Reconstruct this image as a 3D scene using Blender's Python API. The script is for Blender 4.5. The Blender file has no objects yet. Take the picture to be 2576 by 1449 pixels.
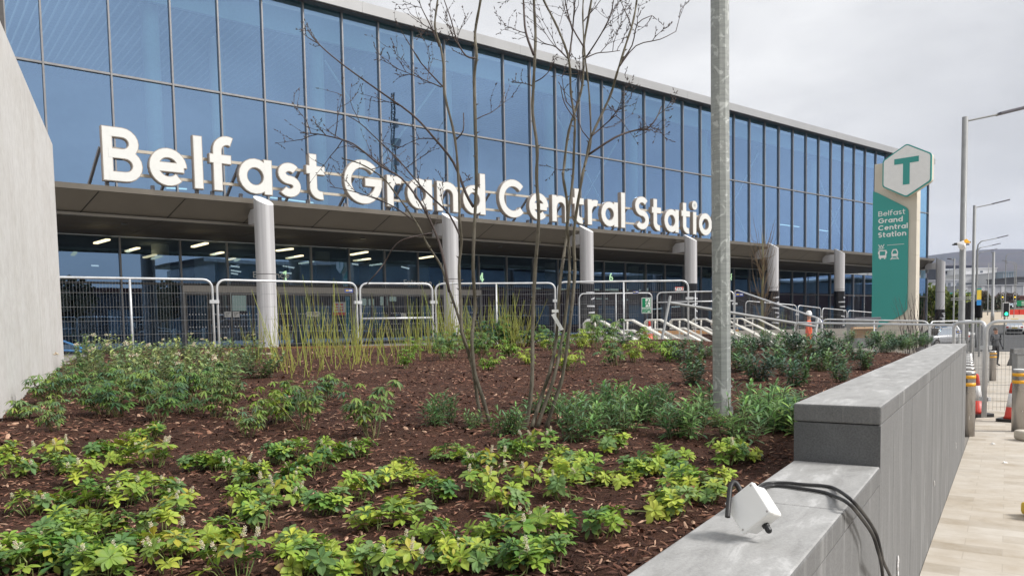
import bpy, bmesh, math, random
import numpy as np
from mathutils import Vector, Matrix, noise
R = math.radians
rnd = random.Random(7)
S = bpy.context.scene
COL = S.collection

# ------------------------------------------------------------------ camera
F, PX, PY, CH = 1935.0, 1288.0, 932.0, 1.6
PITCH, ROLL = math.atan(119 / 1935), -0.018
CM = (Matrix.Rotation(math.pi / 2 - PITCH, 3, 'X') @ Matrix.Rotation(ROLL, 3, 'Z'))
cam = bpy.data.objects.new('camera', bpy.data.cameras.new('camera'))
COL.objects.link(cam)
cam.matrix_world = Matrix.Translation((0, 0, CH)) @ CM.to_4x4()
cam.data.sensor_width = 36
cam.data.lens = 36 * F / 2576
cam.data.shift_y = (PY - 724.5) / 2576
cam.data.clip_start = 0.05
cam.data.clip_end = 20000
S.camera = cam

# ------------------------------------------------------------------ sky, sun, exposure
SUN_EL, SUN_AZ = R(43), R(108)       # azimuth measured from +Y clockwise
w = bpy.data.worlds.new('World'); S.world = w; w.use_nodes = True
nt = w.node_tree; nt.nodes.clear()
def wn(t, **k):
    n = nt.nodes.new(t)
    for a, b in k.items(): setattr(n, a, b)
    return n
sky = wn('ShaderNodeTexSky', sky_type='NISHITA', sun_disc=False, sun_elevation=SUN_EL, sun_rotation=SUN_AZ)
tc = wn('ShaderNodeTexCoord'); mp = wn('ShaderNodeMapping'); mp.inputs['Scale'].default_value = (1, 1, 2.6)
n1 = wn('ShaderNodeTexNoise'); n1.inputs['Scale'].default_value = 2.3; n1.inputs['Detail'].default_value = 7; n1.inputs['Roughness'].default_value = .52
n1.inputs['Distortion'].default_value = .3
cr = wn('ShaderNodeValToRGB')
e = cr.color_ramp.elements
e[0].position = .36; e[0].color = (4.8, 4.84, 4.95, 1)
e[1].position = .66; e[1].color = (7.2, 7.2, 7.22, 1)
m = e.new(.5); m.color = (5.85, 5.88, 5.97, 1)
mx = wn('ShaderNodeMixRGB'); mx.inputs[0].default_value = .97
bg = wn('ShaderNodeBackground'); bg.inputs['Strength'].default_value = .05
out = wn('ShaderNodeOutputWorld')
L = nt.links.new
L(tc.outputs['Generated'], mp.inputs['Vector']); L(mp.outputs[0], n1.inputs['Vector']); L(n1.outputs[0], cr.inputs[0])
L(sky.outputs[0], mx.inputs[1]); L(cr.outputs[0], mx.inputs[2]); L(mx.outputs[0], bg.inputs[0]); L(bg.outputs[0], out.inputs[0])
sd = bpy.data.lights.new('sun', 'SUN'); sd.energy = 1.5; sd.angle = R(16); sd.color = (1, .97, .93)
sun = bpy.data.objects.new('sun', sd); COL.objects.link(sun)
sv = Vector((math.sin(SUN_AZ) * math.cos(SUN_EL), math.cos(SUN_AZ) * math.cos(SUN_EL), math.sin(SUN_EL)))
sun.rotation_euler = (-sv).to_track_quat('-Z', 'Y').to_euler()
S.view_settings.view_transform = 'Standard'; S.view_settings.look = 'None'
S.view_settings.exposure = 1.5; S.view_settings.gamma = 1
S.cycles.max_bounces = 8; S.cycles.transparent_max_bounces = 24
S.cycles.use_denoising = True

# ------------------------------------------------------------------ maths: photo pixel (2576 wide) -> place
def ray(px, py):
    return CM @ Vector(((px - PX) / F, -(py - PY) / F, -1))
O = Vector((0, 0, CH))
def on_z(px, py, z):
    r = ray(px, py); return O + r * ((z - CH) / r.z)
def at_y(px, py, y):
    r = ray(px, py); return O + r * (y / r.y)
SOIL0, SOIL1 = .82, .027
def soil(x, y):
    return SOIL0 + SOIL1 * y + .018 * noise.noise(Vector((x * 1.3, y * 1.3, 0))) + .02 * noise.noise(Vector((x * .5, y * .5, 3)))
def on_soil(px, py):
    r = ray(px, py); t = (SOIL0 - CH) / (r.z - SOIL1 * r.y); p = O + r * t
    return Vector((p.x, p.y, soil(p.x, p.y)))
GP = [(-80, 0), (4, 0), (40, -.9), (62, -.9), (95, -.4), (200, 3.2), (420, 5), (900, 8), (9000, 12)]
def ground(y):
    for (a, za), (b, zb) in zip(GP, GP[1:]):
        if y <= b: return za + (zb - za) * (y - a) / (b - a)
    return GP[-1][1]
TH = R(51.227)
BA = math.pi / 2 - TH                       # world angle of the facade's long direction
DU = Vector((math.cos(BA), math.sin(BA), 0)); DN = Vector((-math.sin(BA), math.cos(BA), 0))
def B(u, v, z): return DU * u + DN * v + Vector((0, 0, z))
def on_v(px, py, v):
    r = ray(px, py); p = O + r * (v / r.dot(DN)); return p.dot(DU), p.z

# ------------------------------------------------------------------ objects
def thing(name, label, cat, loc=(0, 0, 0), rotz=0, group=None):
    o = bpy.data.objects.new(name, None); o.empty_display_size = .1; COL.objects.link(o)
    o.location = loc; o.rotation_euler = (0, 0, rotz)
    o['label'] = label; o['category'] = cat
    if group: o['group'] = group
    return o
def tag(o, label, cat, group=None):
    o['label'] = label; o['category'] = cat
    if group: o['group'] = group
    return o
def dup(root, loc, rotz=0, scale=1, label=None):
    r = root.copy(); COL.objects.link(r); r.location = loc; r.rotation_euler = (0, 0, rotz); r.scale = (scale,) * 3
    if label: r['label'] = label
    for ch in root.children:
        c = ch.copy(); COL.objects.link(c); c.parent = r
        for g in ch.children:
            d = g.copy(); COL.objects.link(d); d.parent = c
    return r
class MB:
    """collects shapes and links them as one mesh"""
    def __init__(s): s.v = []; s.f = []; s.m = []; s.c = []; s.mi = 0; s.col = (1, 1, 1)
    def add(s, vs, fs, cols=None):
        b = len(s.v); s.v += [tuple(p) for p in vs]; s.f += [tuple(i + b for i in f) for f in fs]
        s.m += [s.mi] * len(fs); s.c += cols if cols else [s.col] * len(vs)
        return s
    def box(s, a, b):
        (x0, y0, z0), (x1, y1, z1) = a, b
        return s.add([(x0, y0, z0), (x1, y0, z0), (x1, y1, z0), (x0, y1, z0), (x0, y0, z1), (x1, y0, z1), (x1, y1, z1), (x0, y1, z1)],
                     [(0, 3, 2, 1), (4, 5, 6, 7), (0, 1, 5, 4), (1, 2, 6, 5), (2, 3, 7, 6), (3, 0, 4, 7)])
    def cbox(s, c, h, X=(1, 0, 0), Y=(0, 1, 0), Z=(0, 0, 1)):
        c = Vector(c); X = Vector(X) * h[0]; Y = Vector(Y) * h[1]; Z = Vector(Z) * h[2]
        return s.add([c - X - Y - Z, c + X - Y - Z, c + X + Y - Z, c - X + Y - Z, c - X - Y + Z, c + X - Y + Z, c + X + Y + Z, c - X + Y + Z],
                     [(0, 3, 2, 1), (4, 5, 6, 7), (0, 1, 5, 4), (1, 2, 6, 5), (2, 3, 7, 6), (3, 0, 4, 7)])
    def bar(s, p, q, w, h, up=(0, 0, 1)):
        p = Vector(p); q = Vector(q); d = q - p; l = d.length; d.normalize()
        sx = d.cross(Vector(up)).normalized(); u = sx.cross(d)
        return s.cbox((p + q) / 2, (l / 2, w / 2, h / 2), d, sx, u)
    def tube(s, pts, rad, n=8, cap=True):
        pts = [Vector(p) for p in pts]; k = len(pts)
        rs = rad if isinstance(rad, (list, tuple)) else [rad] * k
        vs = []; fs = []; ref = None
        for i, p in enumerate(pts):
            d = (pts[min(i + 1, k - 1)] - pts[max(i - 1, 0)])
            if d.length < 1e-9: d = Vector((0, 0, 1))
            d.normalize()
            if ref is None: ref = Vector((1, 0, 0)) if abs(d.x) < .8 else Vector((0, 1, 0))
            a = (ref - d * ref.dot(d)).normalized(); b = d.cross(a); ref = a
            for j in range(n):
                t = 2 * math.pi * j / n; vs.append(p + (a * math.cos(t) + b * math.sin(t)) * rs[i])
        for i in range(k - 1):
            for j in range(n):
                fs.append((i * n + j, i * n + (j + 1) % n, (i + 1) * n + (j + 1) % n, (i + 1) * n + j))
        if cap: fs += [tuple(range(n - 1, -1, -1)), tuple((k - 1) * n + j for j in range(n))]
        return s.add(vs, fs)
    def prism(s, poly, y0, y1):
        """polygon in (x, z), extruded along y"""
        n = len(poly)
        vs = [(x, y0, z) for x, z in poly] + [(x, y1, z) for x, z in poly]
        return s.add(vs, [tuple(range(n)), tuple(range(2 * n - 1, n - 1, -1))] + [(i, i + n, (i + 1) % n + n, (i + 1) % n) for i in range(n)])
    def slab(s, poly, z0, z1):
        n = len(poly)
        vs = [(x, y, z0) for x, y in poly] + [(x, y, z1) for x, y in poly]
        return s.add(vs, [tuple(range(n - 1, -1, -1)), tuple(range(n, 2 * n))] + [(i, (i + 1) % n, (i + 1) % n + n, i + n) for i in range(n)])
    def lathe(s, prof, n=20, c=(0, 0, 0)):
        vs = []; fs = []; k = len(prof)
        for r, z in prof:
            for j in range(n):
                t = 2 * math.pi * j / n; vs.append((c[0] + r * math.cos(t), c[1] + r * math.sin(t), c[2] + z))
        for i in range(k - 1):
            for j in range(n): fs.append((i * n + j, i * n + (j + 1) % n, (i + 1) * n + (j + 1) % n, (i + 1) * n + j))
        fs += [tuple(range(n - 1, -1, -1)), tuple((k - 1) * n + j for j in range(n))]
        return s.add(vs, fs)
    def build(s, name, mats, parent=None, loc=None, smooth=False, bevel=0, kind=None, seg=2):
        me = bpy.data.meshes.new(name); me.from_pydata(s.v, [], s.f)
        for m_ in (mats if isinstance(mats, (list, tuple)) else [mats]): me.materials.append(m_)
        me.polygons.foreach_set('material_index', s.m)
        ca = me.color_attributes.new('col', 'FLOAT_COLOR', 'POINT')
        ca.data.foreach_set('color', np.array([tuple(c[:3]) + (1,) for c in s.c], dtype=np.float32).ravel())
        if smooth: me.polygons.foreach_set('use_smooth', [True] * len(s.f))
        me.update()
        o = bpy.data.objects.new(name, me); COL.objects.link(o)
        if parent: o.parent = parent
        if loc is not None: o.location = loc
        if bevel:
            b = o.modifiers.new('bevel', 'BEVEL'); b.width = bevel; b.segments = seg; b.limit_method = 'ANGLE'
        if kind: o['kind'] = kind
        return o

# ------------------------------------------------------------------ materials
def lin(r, g, b): return tuple(((c / 255 + .055) / 1.055) ** 2.4 if c > 10 else c / 3294 for c in (r, g, b)) + (1,)
class N:
    def __init__(s, name):
        s.m = bpy.data.materials.new(name); s.m.use_nodes = True; s.t = s.m.node_tree; s.t.nodes.clear()
        s.o = s.n('ShaderNodeOutputMaterial')
    def n(s, t, **k):
        x = s.t.nodes.new(t)
        for a, b in k.items():
            if a.startswith('i_'):
                key = a[2:].replace('_', ' ')
                x.inputs[int(key) if key.isdigit() else key].default_value = b
            else: setattr(x, a, b)
        return x
    def l(s, a, b): s.t.links.new(a, b)
    def coord(s, scale=(1, 1, 1), which='Object'):
        c = s.n('ShaderNodeTexCoord'); p = s.n('ShaderNodeMapping'); p.inputs['Scale'].default_value = scale
        s.l(c.outputs[which], p.inputs[0]); return p.outputs[0]
    def noise(s, vec, scale, detail=4, rough=.55, dist=0):
        x = s.n('ShaderNodeTexNoise'); x.inputs['Scale'].default_value = scale; x.inputs['Detail'].default_value = detail
        x.inputs['Roughness'].default_value = rough; x.inputs['Distortion'].default_value = dist
        s.l(vec, x.inputs['Vector']); return x.outputs[0]
    def ramp(s, fac, stops):
        r = s.n('ShaderNodeValToRGB'); e = r.color_ramp.elements
        e[0].position, e[0].color = stops[0][0], tuple(stops[0][1]) + ((1,) if len(stops[0][1]) == 3 else ())
        e[1].position, e[1].color = stops[-1][0], tuple(stops[-1][1]) + ((1,) if len(stops[-1][1]) == 3 else ())
        for p_, c_ in stops[1:-1]:
            q = e.new(p_); q.color = tuple(c_) + ((1,) if len(c_) == 3 else ())
        s.l(fac, r.inputs[0]); return r.outputs[0]
    def mix(s, fac, a, b, mode='MIX'):
        x = s.n('ShaderNodeMixRGB', blend_type=mode)
        for i, q in ((0, fac), (1, a), (2, b)):
            if hasattr(q, 'is_linked'): s.l(q, x.inputs[i])
            else: x.inputs[i].default_value = q
        return x.outputs[0]
    def bsdf(s, col, rough=.6, metal=0, bump=None, bstr=.3, bdist=.01, spec=.5, **k):
        p = s.n('ShaderNodeBsdfPrincipled')
        for key, q in (('Base Color', col), ('Roughness', rough), ('Metallic', metal)):
            if hasattr(q, 'is_linked'): s.l(q, p.inputs[key])
            else: p.inputs[key].default_value = q
        p.inputs['Specular IOR Level'].default_value = spec
        if bump is not None:
            b = s.n('ShaderNodeBump'); b.inputs['Strength'].default_value = bstr; b.inputs['Distance'].default_value = bdist
            s.l(bump, b.inputs['Height']); s.l(b.outputs[0], p.inputs['Normal'])
        s.l(p.outputs[0], s.o.inputs[0]); return p
def plain(name, col, rough=.5, metal=0, var=.12, scale=6, spec=.5):
    """one colour with a faint uneven wear"""
    a = N(name); v = a.coord(); f = a.noise(v, scale, 5)
    c = a.ramp(f, [(.3, tuple(x * (1 - var) for x in col[:3])), (.7, tuple(min(1, x * (1 + var)) for x in col[:3]))])
    rr = a.ramp(f, [(.3, (rough * .85,) * 3), (.7, (min(1, rough * 1.15),) * 3)])
    a.bsdf(c, rr, metal, spec=spec); return a.m
def emit(name, col, strength):
    a = N(name); e_ = a.n('ShaderNodeEmission'); e_.inputs[0].default_value = tuple(col[:3]) + (1,); e_.inputs[1].default_value = strength
    a.l(e_.outputs[0], a.o.inputs[0]); return a.m
M = {}
def mk_concrete():
    a = N('pale_concrete'); v = a.coord(); vs = a.coord((1.6, 1.6, .16))
    f1 = a.noise(vs, 1.6, 6, .6, .3); f2 = a.noise(v, 9, 8, .65); f3 = a.noise(v, 1.1, 3)
    c = a.ramp(f1, [(.28, (.66, .635, .60)), (.5, (.74, .72, .69)), (.75, (.80, .785, .76))])
    c = a.mix(.55, c, a.ramp(f3, [(.35, (.56, .53, .49)), (.65, (.74, .73, .71))]))
    c = a.mix(.35, c, a.ramp(f2, [(.3, (.40, .38, .35)), (.6, (.68, .67, .65))]))
    f4 = a.noise(a.coord((4, 4, .22)), 1.7, 6, .65, .5); c = a.mix(a.ramp(f4, [(.54, (0, 0, 0)), (.72, (.42, .42, .42))]), c, (.42, .39, .35, 1))
    f5 = a.noise(a.coord((1, 1, 1.6)), .55, 7, .7, 1.0); c = a.mix(a.ramp(f5, [(.56, (0, 0, 0)), (.70, (.35, .35, .35))]), c, (.50, .475, .44, 1))
    a.bsdf(c, .8, 0, f2, .25, .01); return a.m
def mk_stone(name, lo, mid, hi, sc, streak, eff=0., lit_top=False):
    a = N(name); v = a.coord(); vs = a.coord(sc)
    f1 = a.noise(vs, 2.4, 6, .62, .4); f2 = a.noise(v, 130, 3, .7); f3 = a.noise(v, 3.2, 7, .62, .6)
    c = a.ramp(f1, [(.28, lo), (.5, mid), (.72, hi)])
    c = a.mix(streak, c, a.ramp(f3, [(.3, lo), (.55, mid), (.75, hi)]))
    c = a.mix(.35, c, a.ramp(f2, [(.3, tuple(x * .55 for x in lo)), (.7, tuple(min(1, x * 1.2) for x in hi))]))
    if eff:
        ve = a.coord((3.0, 9.0, 9.0) if eff > .5 else (6, 6, .8)); f4 = a.noise(ve, 1.3, 8, .68, .8)
        c = a.mix(a.ramp(f4, [(.53, (0, 0, 0)), (.78, (.45, .45, .45))]), c, (.5, .5, .49, 1))
    if lit_top:  # upward faces painted lighter like lit tops, with pale efflorescence patches
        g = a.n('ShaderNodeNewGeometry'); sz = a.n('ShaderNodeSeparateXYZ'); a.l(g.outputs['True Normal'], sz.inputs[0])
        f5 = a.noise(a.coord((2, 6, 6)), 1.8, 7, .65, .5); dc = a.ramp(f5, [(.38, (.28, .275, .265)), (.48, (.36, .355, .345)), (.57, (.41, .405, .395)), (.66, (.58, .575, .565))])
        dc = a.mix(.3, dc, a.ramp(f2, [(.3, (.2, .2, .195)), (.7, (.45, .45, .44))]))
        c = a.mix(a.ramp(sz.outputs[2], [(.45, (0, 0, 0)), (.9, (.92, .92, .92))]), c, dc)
    a.bsdf(c, .72, 0, f2, .22, .004, spec=.35); return a.m
M['concrete'] = mk_concrete()
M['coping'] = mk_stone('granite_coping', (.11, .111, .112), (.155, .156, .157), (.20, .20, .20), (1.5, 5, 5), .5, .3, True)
M['wallstone'] = mk_stone('granite_panel', (.14, .141, .142), (.17, .171, .172), (.205, .205, .205), (2.4, 2.4, .35), .4, .2)
M['endstone'] = mk_stone('dark_granite', (.07, .072, .074), (.11, .112, .115), (.16, .162, .165), (3, 3, 3), .6)
def mk_pavers():
    a = N('sandstone_pavers'); v = a.coord(); v.node.inputs['Rotation'].default_value = (0, 0, R(32.8))
    b = a.n('ShaderNodeTexBrick', i_Scale=1.0); b.offset = .37; b.squash = 1
    b.inputs['Color1'].default_value = (1, 1, 1, 1); b.inputs['Color2'].default_value = (0, 0, 0, 1); b.inputs['Mortar'].default_value = (.5, .5, .5, 1)
    b.inputs['Mortar Size'].default_value = .0035; b.inputs['Brick Width'].default_value = .62; b.inputs['Row Height'].default_value = .21; b.inputs['Bias'].default_value = 0
    a.l(v, b.inputs['Vector'])
    tint = a.ramp(b.outputs[0], [(.0, (.27, .205, .125)), (.22, (.34, .265, .175)), (.32, (.44, .365, .27)), (1, (.49, .425, .34))])
    f = a.noise(v, 5, 8, .65); c = a.mix(.45, tint, a.ramp(f, [(.3, (.42, .37, .30)), (.62, (.62, .59, .54))]))
    f2 = a.noise(v, .7, 5, .6); c = a.mix(a.ramp(f2, [(.45, (0, 0, 0)), (.7, (.45, .45, .45))]), c, (.63, .60, .55, 1))
    c = a.mix(a.ramp(b.outputs['Fac'], [(0, (0, 0, 0)), (1, (.5, .5, .5))]), c, (.36, .31, .25, 1))
    f7 = a.noise(v, 1.7, 8, .72, .8); c = a.mix(a.ramp(f7, [(.56, (0, 0, 0)), (.72, (.5, .5, .5))]), c, (.30, .25, .19, 1))
    vo = a.n('ShaderNodeTexVoronoi', i_Scale=5.0); a.l(v, vo.inputs['Vector']); c = a.mix(a.ramp(vo.outputs['Distance'], [(.035, (.7, .7, .7)), (.055, (0, 0, 0))]), c, (.16, .14, .12, 1))
    a.bsdf(c, .75, 0, f, .15, .004); return a.m
M['pavers'] = mk_pavers()
def mk_ground(name, lo, hi, s1=.6, s2=60, rough=.85):
    a = N(name); v = a.coord(); f1 = a.noise(v, s1, 6, .6); f2 = a.noise(v, s2, 3, .7)
    c = a.ramp(f1, [(.3, lo), (.7, hi)]); c = a.mix(.4, c, a.ramp(f2, [(.3, tuple(x * .7 for x in lo)), (.7, tuple(x * 1.25 for x in hi))]))
    a.bsdf(c, rough, 0, f2, .3, .006); return a.m
M['asphalt'] = mk_ground('asphalt', (.045, .045, .047), (.075, .074, .073))
M['plaza'] = mk_ground('plaza_stone', (.22, .20, .175), (.32, .30, .27), .5, 25)
M['tan'] = mk_ground('tan_pavers', (.40, .33, .24), (.50, .43, .33), .3, 14)
M['earth'] = mk_ground('verge', (.07, .085, .04), (.12, .12, .07), .05, 3)
def mk_mulch():
    a = N('bark_mulch'); v = a.coord((1, 1, 1)); v2 = a.coord((1, 1.6, 1))
    f1 = a.noise(v2, 42, 7, .78, 1.8); f2 = a.noise(v, 2.2, 4, .6); f3 = a.noise(v, 110, 3, .7, .6)
    c = a.ramp(f1, [(.30, (.020, .009, .006)), (.45, (.082, .035, .022)), (.57, (.17, .078, .050)), (.74, (.38, .20, .13))])
    c = a.mix(.3, c, a.ramp(f3, [(.3, (.025, .012, .009)), (.7, (.24, .12, .08))]))
    c = a.mix(a.ramp(f2, [(.35, (0, 0, 0)), (.65, (.55, .55, .55))]), c, (.028, .013, .010, 1)); f6 = a.noise(v, .9, 4, .6); c = a.mix(a.ramp(f6, [(.5, (0, 0, 0)), (.68, (.4, .4, .4))]), c, (.17, .095, .065, 1))
    h = a.mix(.5, f1, f3); a.bsdf(c, .9, 0, h, 1, .05, spec=.2); return a.m
M['mulch'] = mk_mulch()
def mk_vcol(name, rough=.7, trans=0, spec=.4, objvar=.12, sheen=None):
    a = N(name); at = a.n('ShaderNodeAttribute', attribute_name='col'); oi = a.n('ShaderNodeObjectInfo')
    hs = a.n('ShaderNodeHueSaturation')
    mr = a.n('ShaderNodeMapRange'); mr.inputs['To Min'].default_value = 1 - objvar; mr.inputs['To Max'].default_value = 1 + objvar
    a.l(oi.outputs['Random'], mr.inputs[0]); a.l(mr.outputs[0], hs.inputs['Value'])
    mh = a.n('ShaderNodeMapRange'); mh.inputs['To Min'].default_value = .5 + objvar * .13; mh.inputs['To Max'].default_value = .5 - objvar * .13
    a.l(oi.outputs['Random'], mh.inputs[0]); a.l(mh.outputs[0], hs.inputs['Hue'])
    a.l(at.outputs['Color'], hs.inputs['Color'])
    p = a.bsdf(hs.outputs[0], rough, spec=spec)
    if trans:
        tr = a.n('ShaderNodeBsdfTranslucent'); a.l(hs.outputs[0], tr.inputs[0]); ms = a.n('ShaderNodeMixShader', i_0=trans)
        a.l(p.outputs[0], ms.inputs[1]); a.l(tr.outputs[0], ms.inputs[2]); a.l(ms.outputs[0], a.o.inputs[0])
    return a.m
M['leaf'] = mk_vcol('leaf', .55, .30, .4, .18)
M['leaf_gloss'] = mk_vcol('glossy_leaf', .34, .15, .5, .16)
M['stem'] = mk_vcol('stem', .7, 0, .3, .1)
M['flower'] = mk_vcol('flower', .6, .3, .3, .05)
M['chip'] = mk_vcol('wood_chip', .85, 0, .2, 0)
M['bark'] = None
def mk_bark():
    a = N('birch_bark'); v = a.coord((1, 1, .25)); f = a.noise(v, 60, 5, .65, .4); f2 = a.noise(a.coord(), 3, 3)
    c = a.ramp(f, [(.3, (.07, .06, .042)), (.5, (.135, .118, .085)), (.75, (.20, .18, .135))])
    c = a.mix(a.ramp(f2, [(.45, (0, 0, 0)), (.7, (.5, .5, .5))]), c, (.095, .082, .07, 1))
    a.bsdf(c, .75, 0, f, .3, .003); return a.m
M['bark'] = mk_bark()
M['twig'] = plain('twig_bark', (.075, .055, .05), .7)
def mk_galv():
    a = N('galvanised_steel'); v = a.coord((1, 1, .8)); b = a.n('ShaderNodeTexVoronoi', i_Scale=16); a.l(v, b.inputs['Vector'])
    f = a.noise(a.coord((9, 9, 1.4)), 2.2, 7, .65, 1.5); f2 = a.noise(a.coord((3, 3, 45)), 1.6, 6, .7, .6); f3 = a.noise(v, 9.5, 6, .6, 2.2)
    c = a.ramp(f, [(.3, (.27, .285, .275)), (.55, (.36, .375, .36)), (.75, (.43, .44, .42))])
    c = a.mix(.45, c, a.ramp(f2, [(.3, (.14, .155, .145)), (.65, (.40, .415, .40))]))
    c = a.mix(a.ramp(f3, [(.55, (0, 0, 0)), (.60, (.85, .85, .85))]), c, (.56, .58, .56, 1))
    a.bsdf(c, .6, .15, f2, .12, .002); return a.m
M['galv'] = mk_galv()
M['fence'] = plain('fence_tube', (.60, .61, .62), .42, .3)
M['wire'] = plain('fence_wire', (.24, .245, .25), .5, .4)
M['lamp_post'] = plain('lamp_post_grey', (.27, .275, .275), .55, .2)
M['lamp_head'] = plain('lamp_head', (.13, .125, .15), .5)
M['white'] = plain('white_paint', (.82, .82, .80), .4, 0, .03)
M['handrail'] = plain('cream_handrail', (.74, .72, .66), .4, 0, .04)
M['sign_white'] = plain('sign_face_white', (.72, .72, .69), .35, 0, .02)
M['sign_edge'] = plain('sign_return', (.36, .31, .265), .5, 0, .1)
M['sign_rail'] = plain('sign_rail', (.50, .45, .37), .5, 0, .1)
M['strut'] = plain('grey_strut', (.22, .21, .215), .5, .2)
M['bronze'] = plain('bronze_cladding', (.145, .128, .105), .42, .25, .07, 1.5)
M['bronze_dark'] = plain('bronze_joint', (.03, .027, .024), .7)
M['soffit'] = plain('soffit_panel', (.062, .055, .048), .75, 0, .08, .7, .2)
M['alu'] = plain('aluminium_frame', (.27, .265, .265), .4, .35, .06)
M['alu_light'] = plain('aluminium_fascia', (.38, .38, .38), .42, .15, .04, .5)
M['frame_dark'] = plain('dark_frame', (.075, .07, .068), .45, .2)
M['door_frame'] = plain('door_frame_bronze', (.13, .12, .115), .45, .2)
M['header'] = plain('door_header', (.50, .47, .44), .5, 0, .05)
def mk_column():
    a = N('column_cladding'); v = a.coord()
    sep = a.n('ShaderNodeSeparateXYZ'); a.l(v, sep.inputs[0])
    at = a.n('ShaderNodeMath', operation='ARCTAN2'); a.l(sep.outputs[1], at.inputs[0]); a.l(sep.outputs[0], at.inputs[1])
    mu = a.n('ShaderNodeMath', operation='MULTIPLY', i_1=7.0); a.l(at.outputs[0], mu.inputs[0])
    sn = a.n('ShaderNodeMath', operation='SINE'); a.l(mu.outputs[0], sn.inputs[0])
    f = a.noise(a.coord((4, 4, .2)), 2, 4)
    c = a.ramp(sn.outputs[0], [(.0, (.40, .39, .40)), (.04, (.52, .51, .52)), (1, (.55, .545, .55))])
    c = a.mix(.4, c, a.ramp(f, [(.3, (.42, .41, .42)), (.7, (.58, .575, .575))]))
    a.bsdf(c, .55, .1, sn.outputs[0], .15, .01); return a.m
M['column'] = mk_column()
M['cap'] = plain('column_cap', (.72, .71, .70), .5, 0, .05)
M['black_wrap'] = plain('black_plastic_wrap', (.012, .012, .016), .3, 0, .3, 3)
M['tape'] = plain('silver_tape', (.55, .56, .58), .35, .2)
M['interior'] = plain('interior_wall', (.36, .38, .39), .8, 0, .2, .4)
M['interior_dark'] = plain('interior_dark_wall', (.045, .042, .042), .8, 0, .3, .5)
M['interior_pale'] = plain('interior_column', (.90, .92, .88), .7, 0, .04)
M['interior_slat'] = plain('ceiling_slat', (.44, .46, .48), .7)
M['interior_warm'] = plain('warm_shop_wall', (.25, .14, .08), .8, 0, .5, 1.2)
M['strip'] = emit('strip_light', (1, .87, .55), .62)
M['pale_glow'] = emit('pale_patch_glow', (.72, .88, .80), .20)  # glow for pale light patches, not a lamp
M['strip_cool'] = emit('cool_strip_light', (.8, .95, 1), .40)
def mk_glass(name, tcol, gcol, fac, rough=0.0, wav=0.0):
    a = N(name); t = a.n('ShaderNodeBsdfTransparent'); t.inputs[0].default_value = tcol + (1,)
    g = a.n('ShaderNodeBsdfGlossy'); g.inputs['Color'].default_value = gcol + (1,); g.inputs['Roughness'].default_value = rough
    oi = a.n('ShaderNodeObjectInfo')
    if wav:
        f = a.noise(a.coord(), .35, 2); nn_ = f.node; nn_.noise_dimensions = '4D'; wm = a.n('ShaderNodeMath', operation='MULTIPLY', i_1=90.0); a.l(oi.outputs['Random'], wm.inputs[0]); a.l(wm.outputs[0], nn_.inputs['W']); b = a.n('ShaderNodeBump'); b.inputs['Strength'].default_value = wav; b.inputs['Distance'].default_value = .02
        a.l(f, b.inputs['Height']); a.l(b.outputs[0], g.inputs['Normal'])
    fr = a.n('ShaderNodeFresnel'); fr.inputs[0].default_value = 1.5
    mm = a.n('ShaderNodeMapRange'); mm.inputs['From Max'].default_value = .6; mm.inputs['To Min'].default_value = fac; mm.inputs['To Max'].default_value = 1
    a.l(fr.outputs[0], mm.inputs[0])
    ms = a.n('ShaderNodeMixShader'); a.l(mm.outputs[0], ms.inputs[0]); a.l(t.outputs[0], ms.inputs[1]); a.l(g.outputs[0], ms.inputs[2])
    a.l(ms.outputs[0], a.o.inputs[0]); return a.m
M['glass'] = mk_glass('blue_solar_glass', (.64, .95, .98), (.44, .66, 1.0), .42, 0, .25)
M['glass_low'] = mk_glass('ground_floor_glass', (.50, .56, .57), (.33, .52, .80), .36, 0, .08)
M['glass_car'] = mk_glass('car_glass', (.2, .22, .23), (.6, .65, .7), .3)
M['black'] = plain('black_plastic', (.015, .015, .016), .4, 0, .2)
M['rubber'] = plain('black_cable', (.022, .021, .022), .5, 0, .2, 20)
M['teal'] = plain('teal_panel', (.035, .31, .275), .4, 0, .03, .5)
M['cream'] = mk_concrete.__call__() if False else plain('cream_concrete', (.62, .57, .48), .75, 0, .07, 1.2)
M['steel'] = plain('brushed_steel', (.42, .40, .385), .3, .85, .15, 2)
M['amber'] = plain('amber_reflective_band', (.85, .42, .02), .4, 0, .05)
M['red'] = plain('red_plastic', (.65, .05, .03), .45, 0, .1)
M['cone_white'] = plain('cone_reflective_band', (.72, .72, .72), .5)
M['timber'] = plain('orange_timber', (.36, .19, .075), .7, 0, .15)
M['card'] = plain('cardboard', (.42, .27, .15), .8, 0, .08)
M['green_sign'] = plain('exit_sign_green', (.0, .22, .09), .4, 0, .03)
M['blue_label'] = plain('blue_label', (.05, .08, .34), .4)
M['yellow'] = plain('yellow_plastic', (.72, .52, .06), .5)
M['blue_pipe'] = plain('blue_pipe', (.03, .25, .62), .4)
M['poster_red'] = plain('poster_red', (.55, .10, .10), .5)
M['poster_grey'] = plain('poster_grey', (.55, .56, .58), .5)
M['ink'] = plain('print_ink', (.10, .10, .11), .6)
M['grey_text'] = plain('vinyl_lettering', (.80, .81, .82), .5)
M['lit_number'] = emit('lit_number', (.72, 1, .55), .9)
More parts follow.
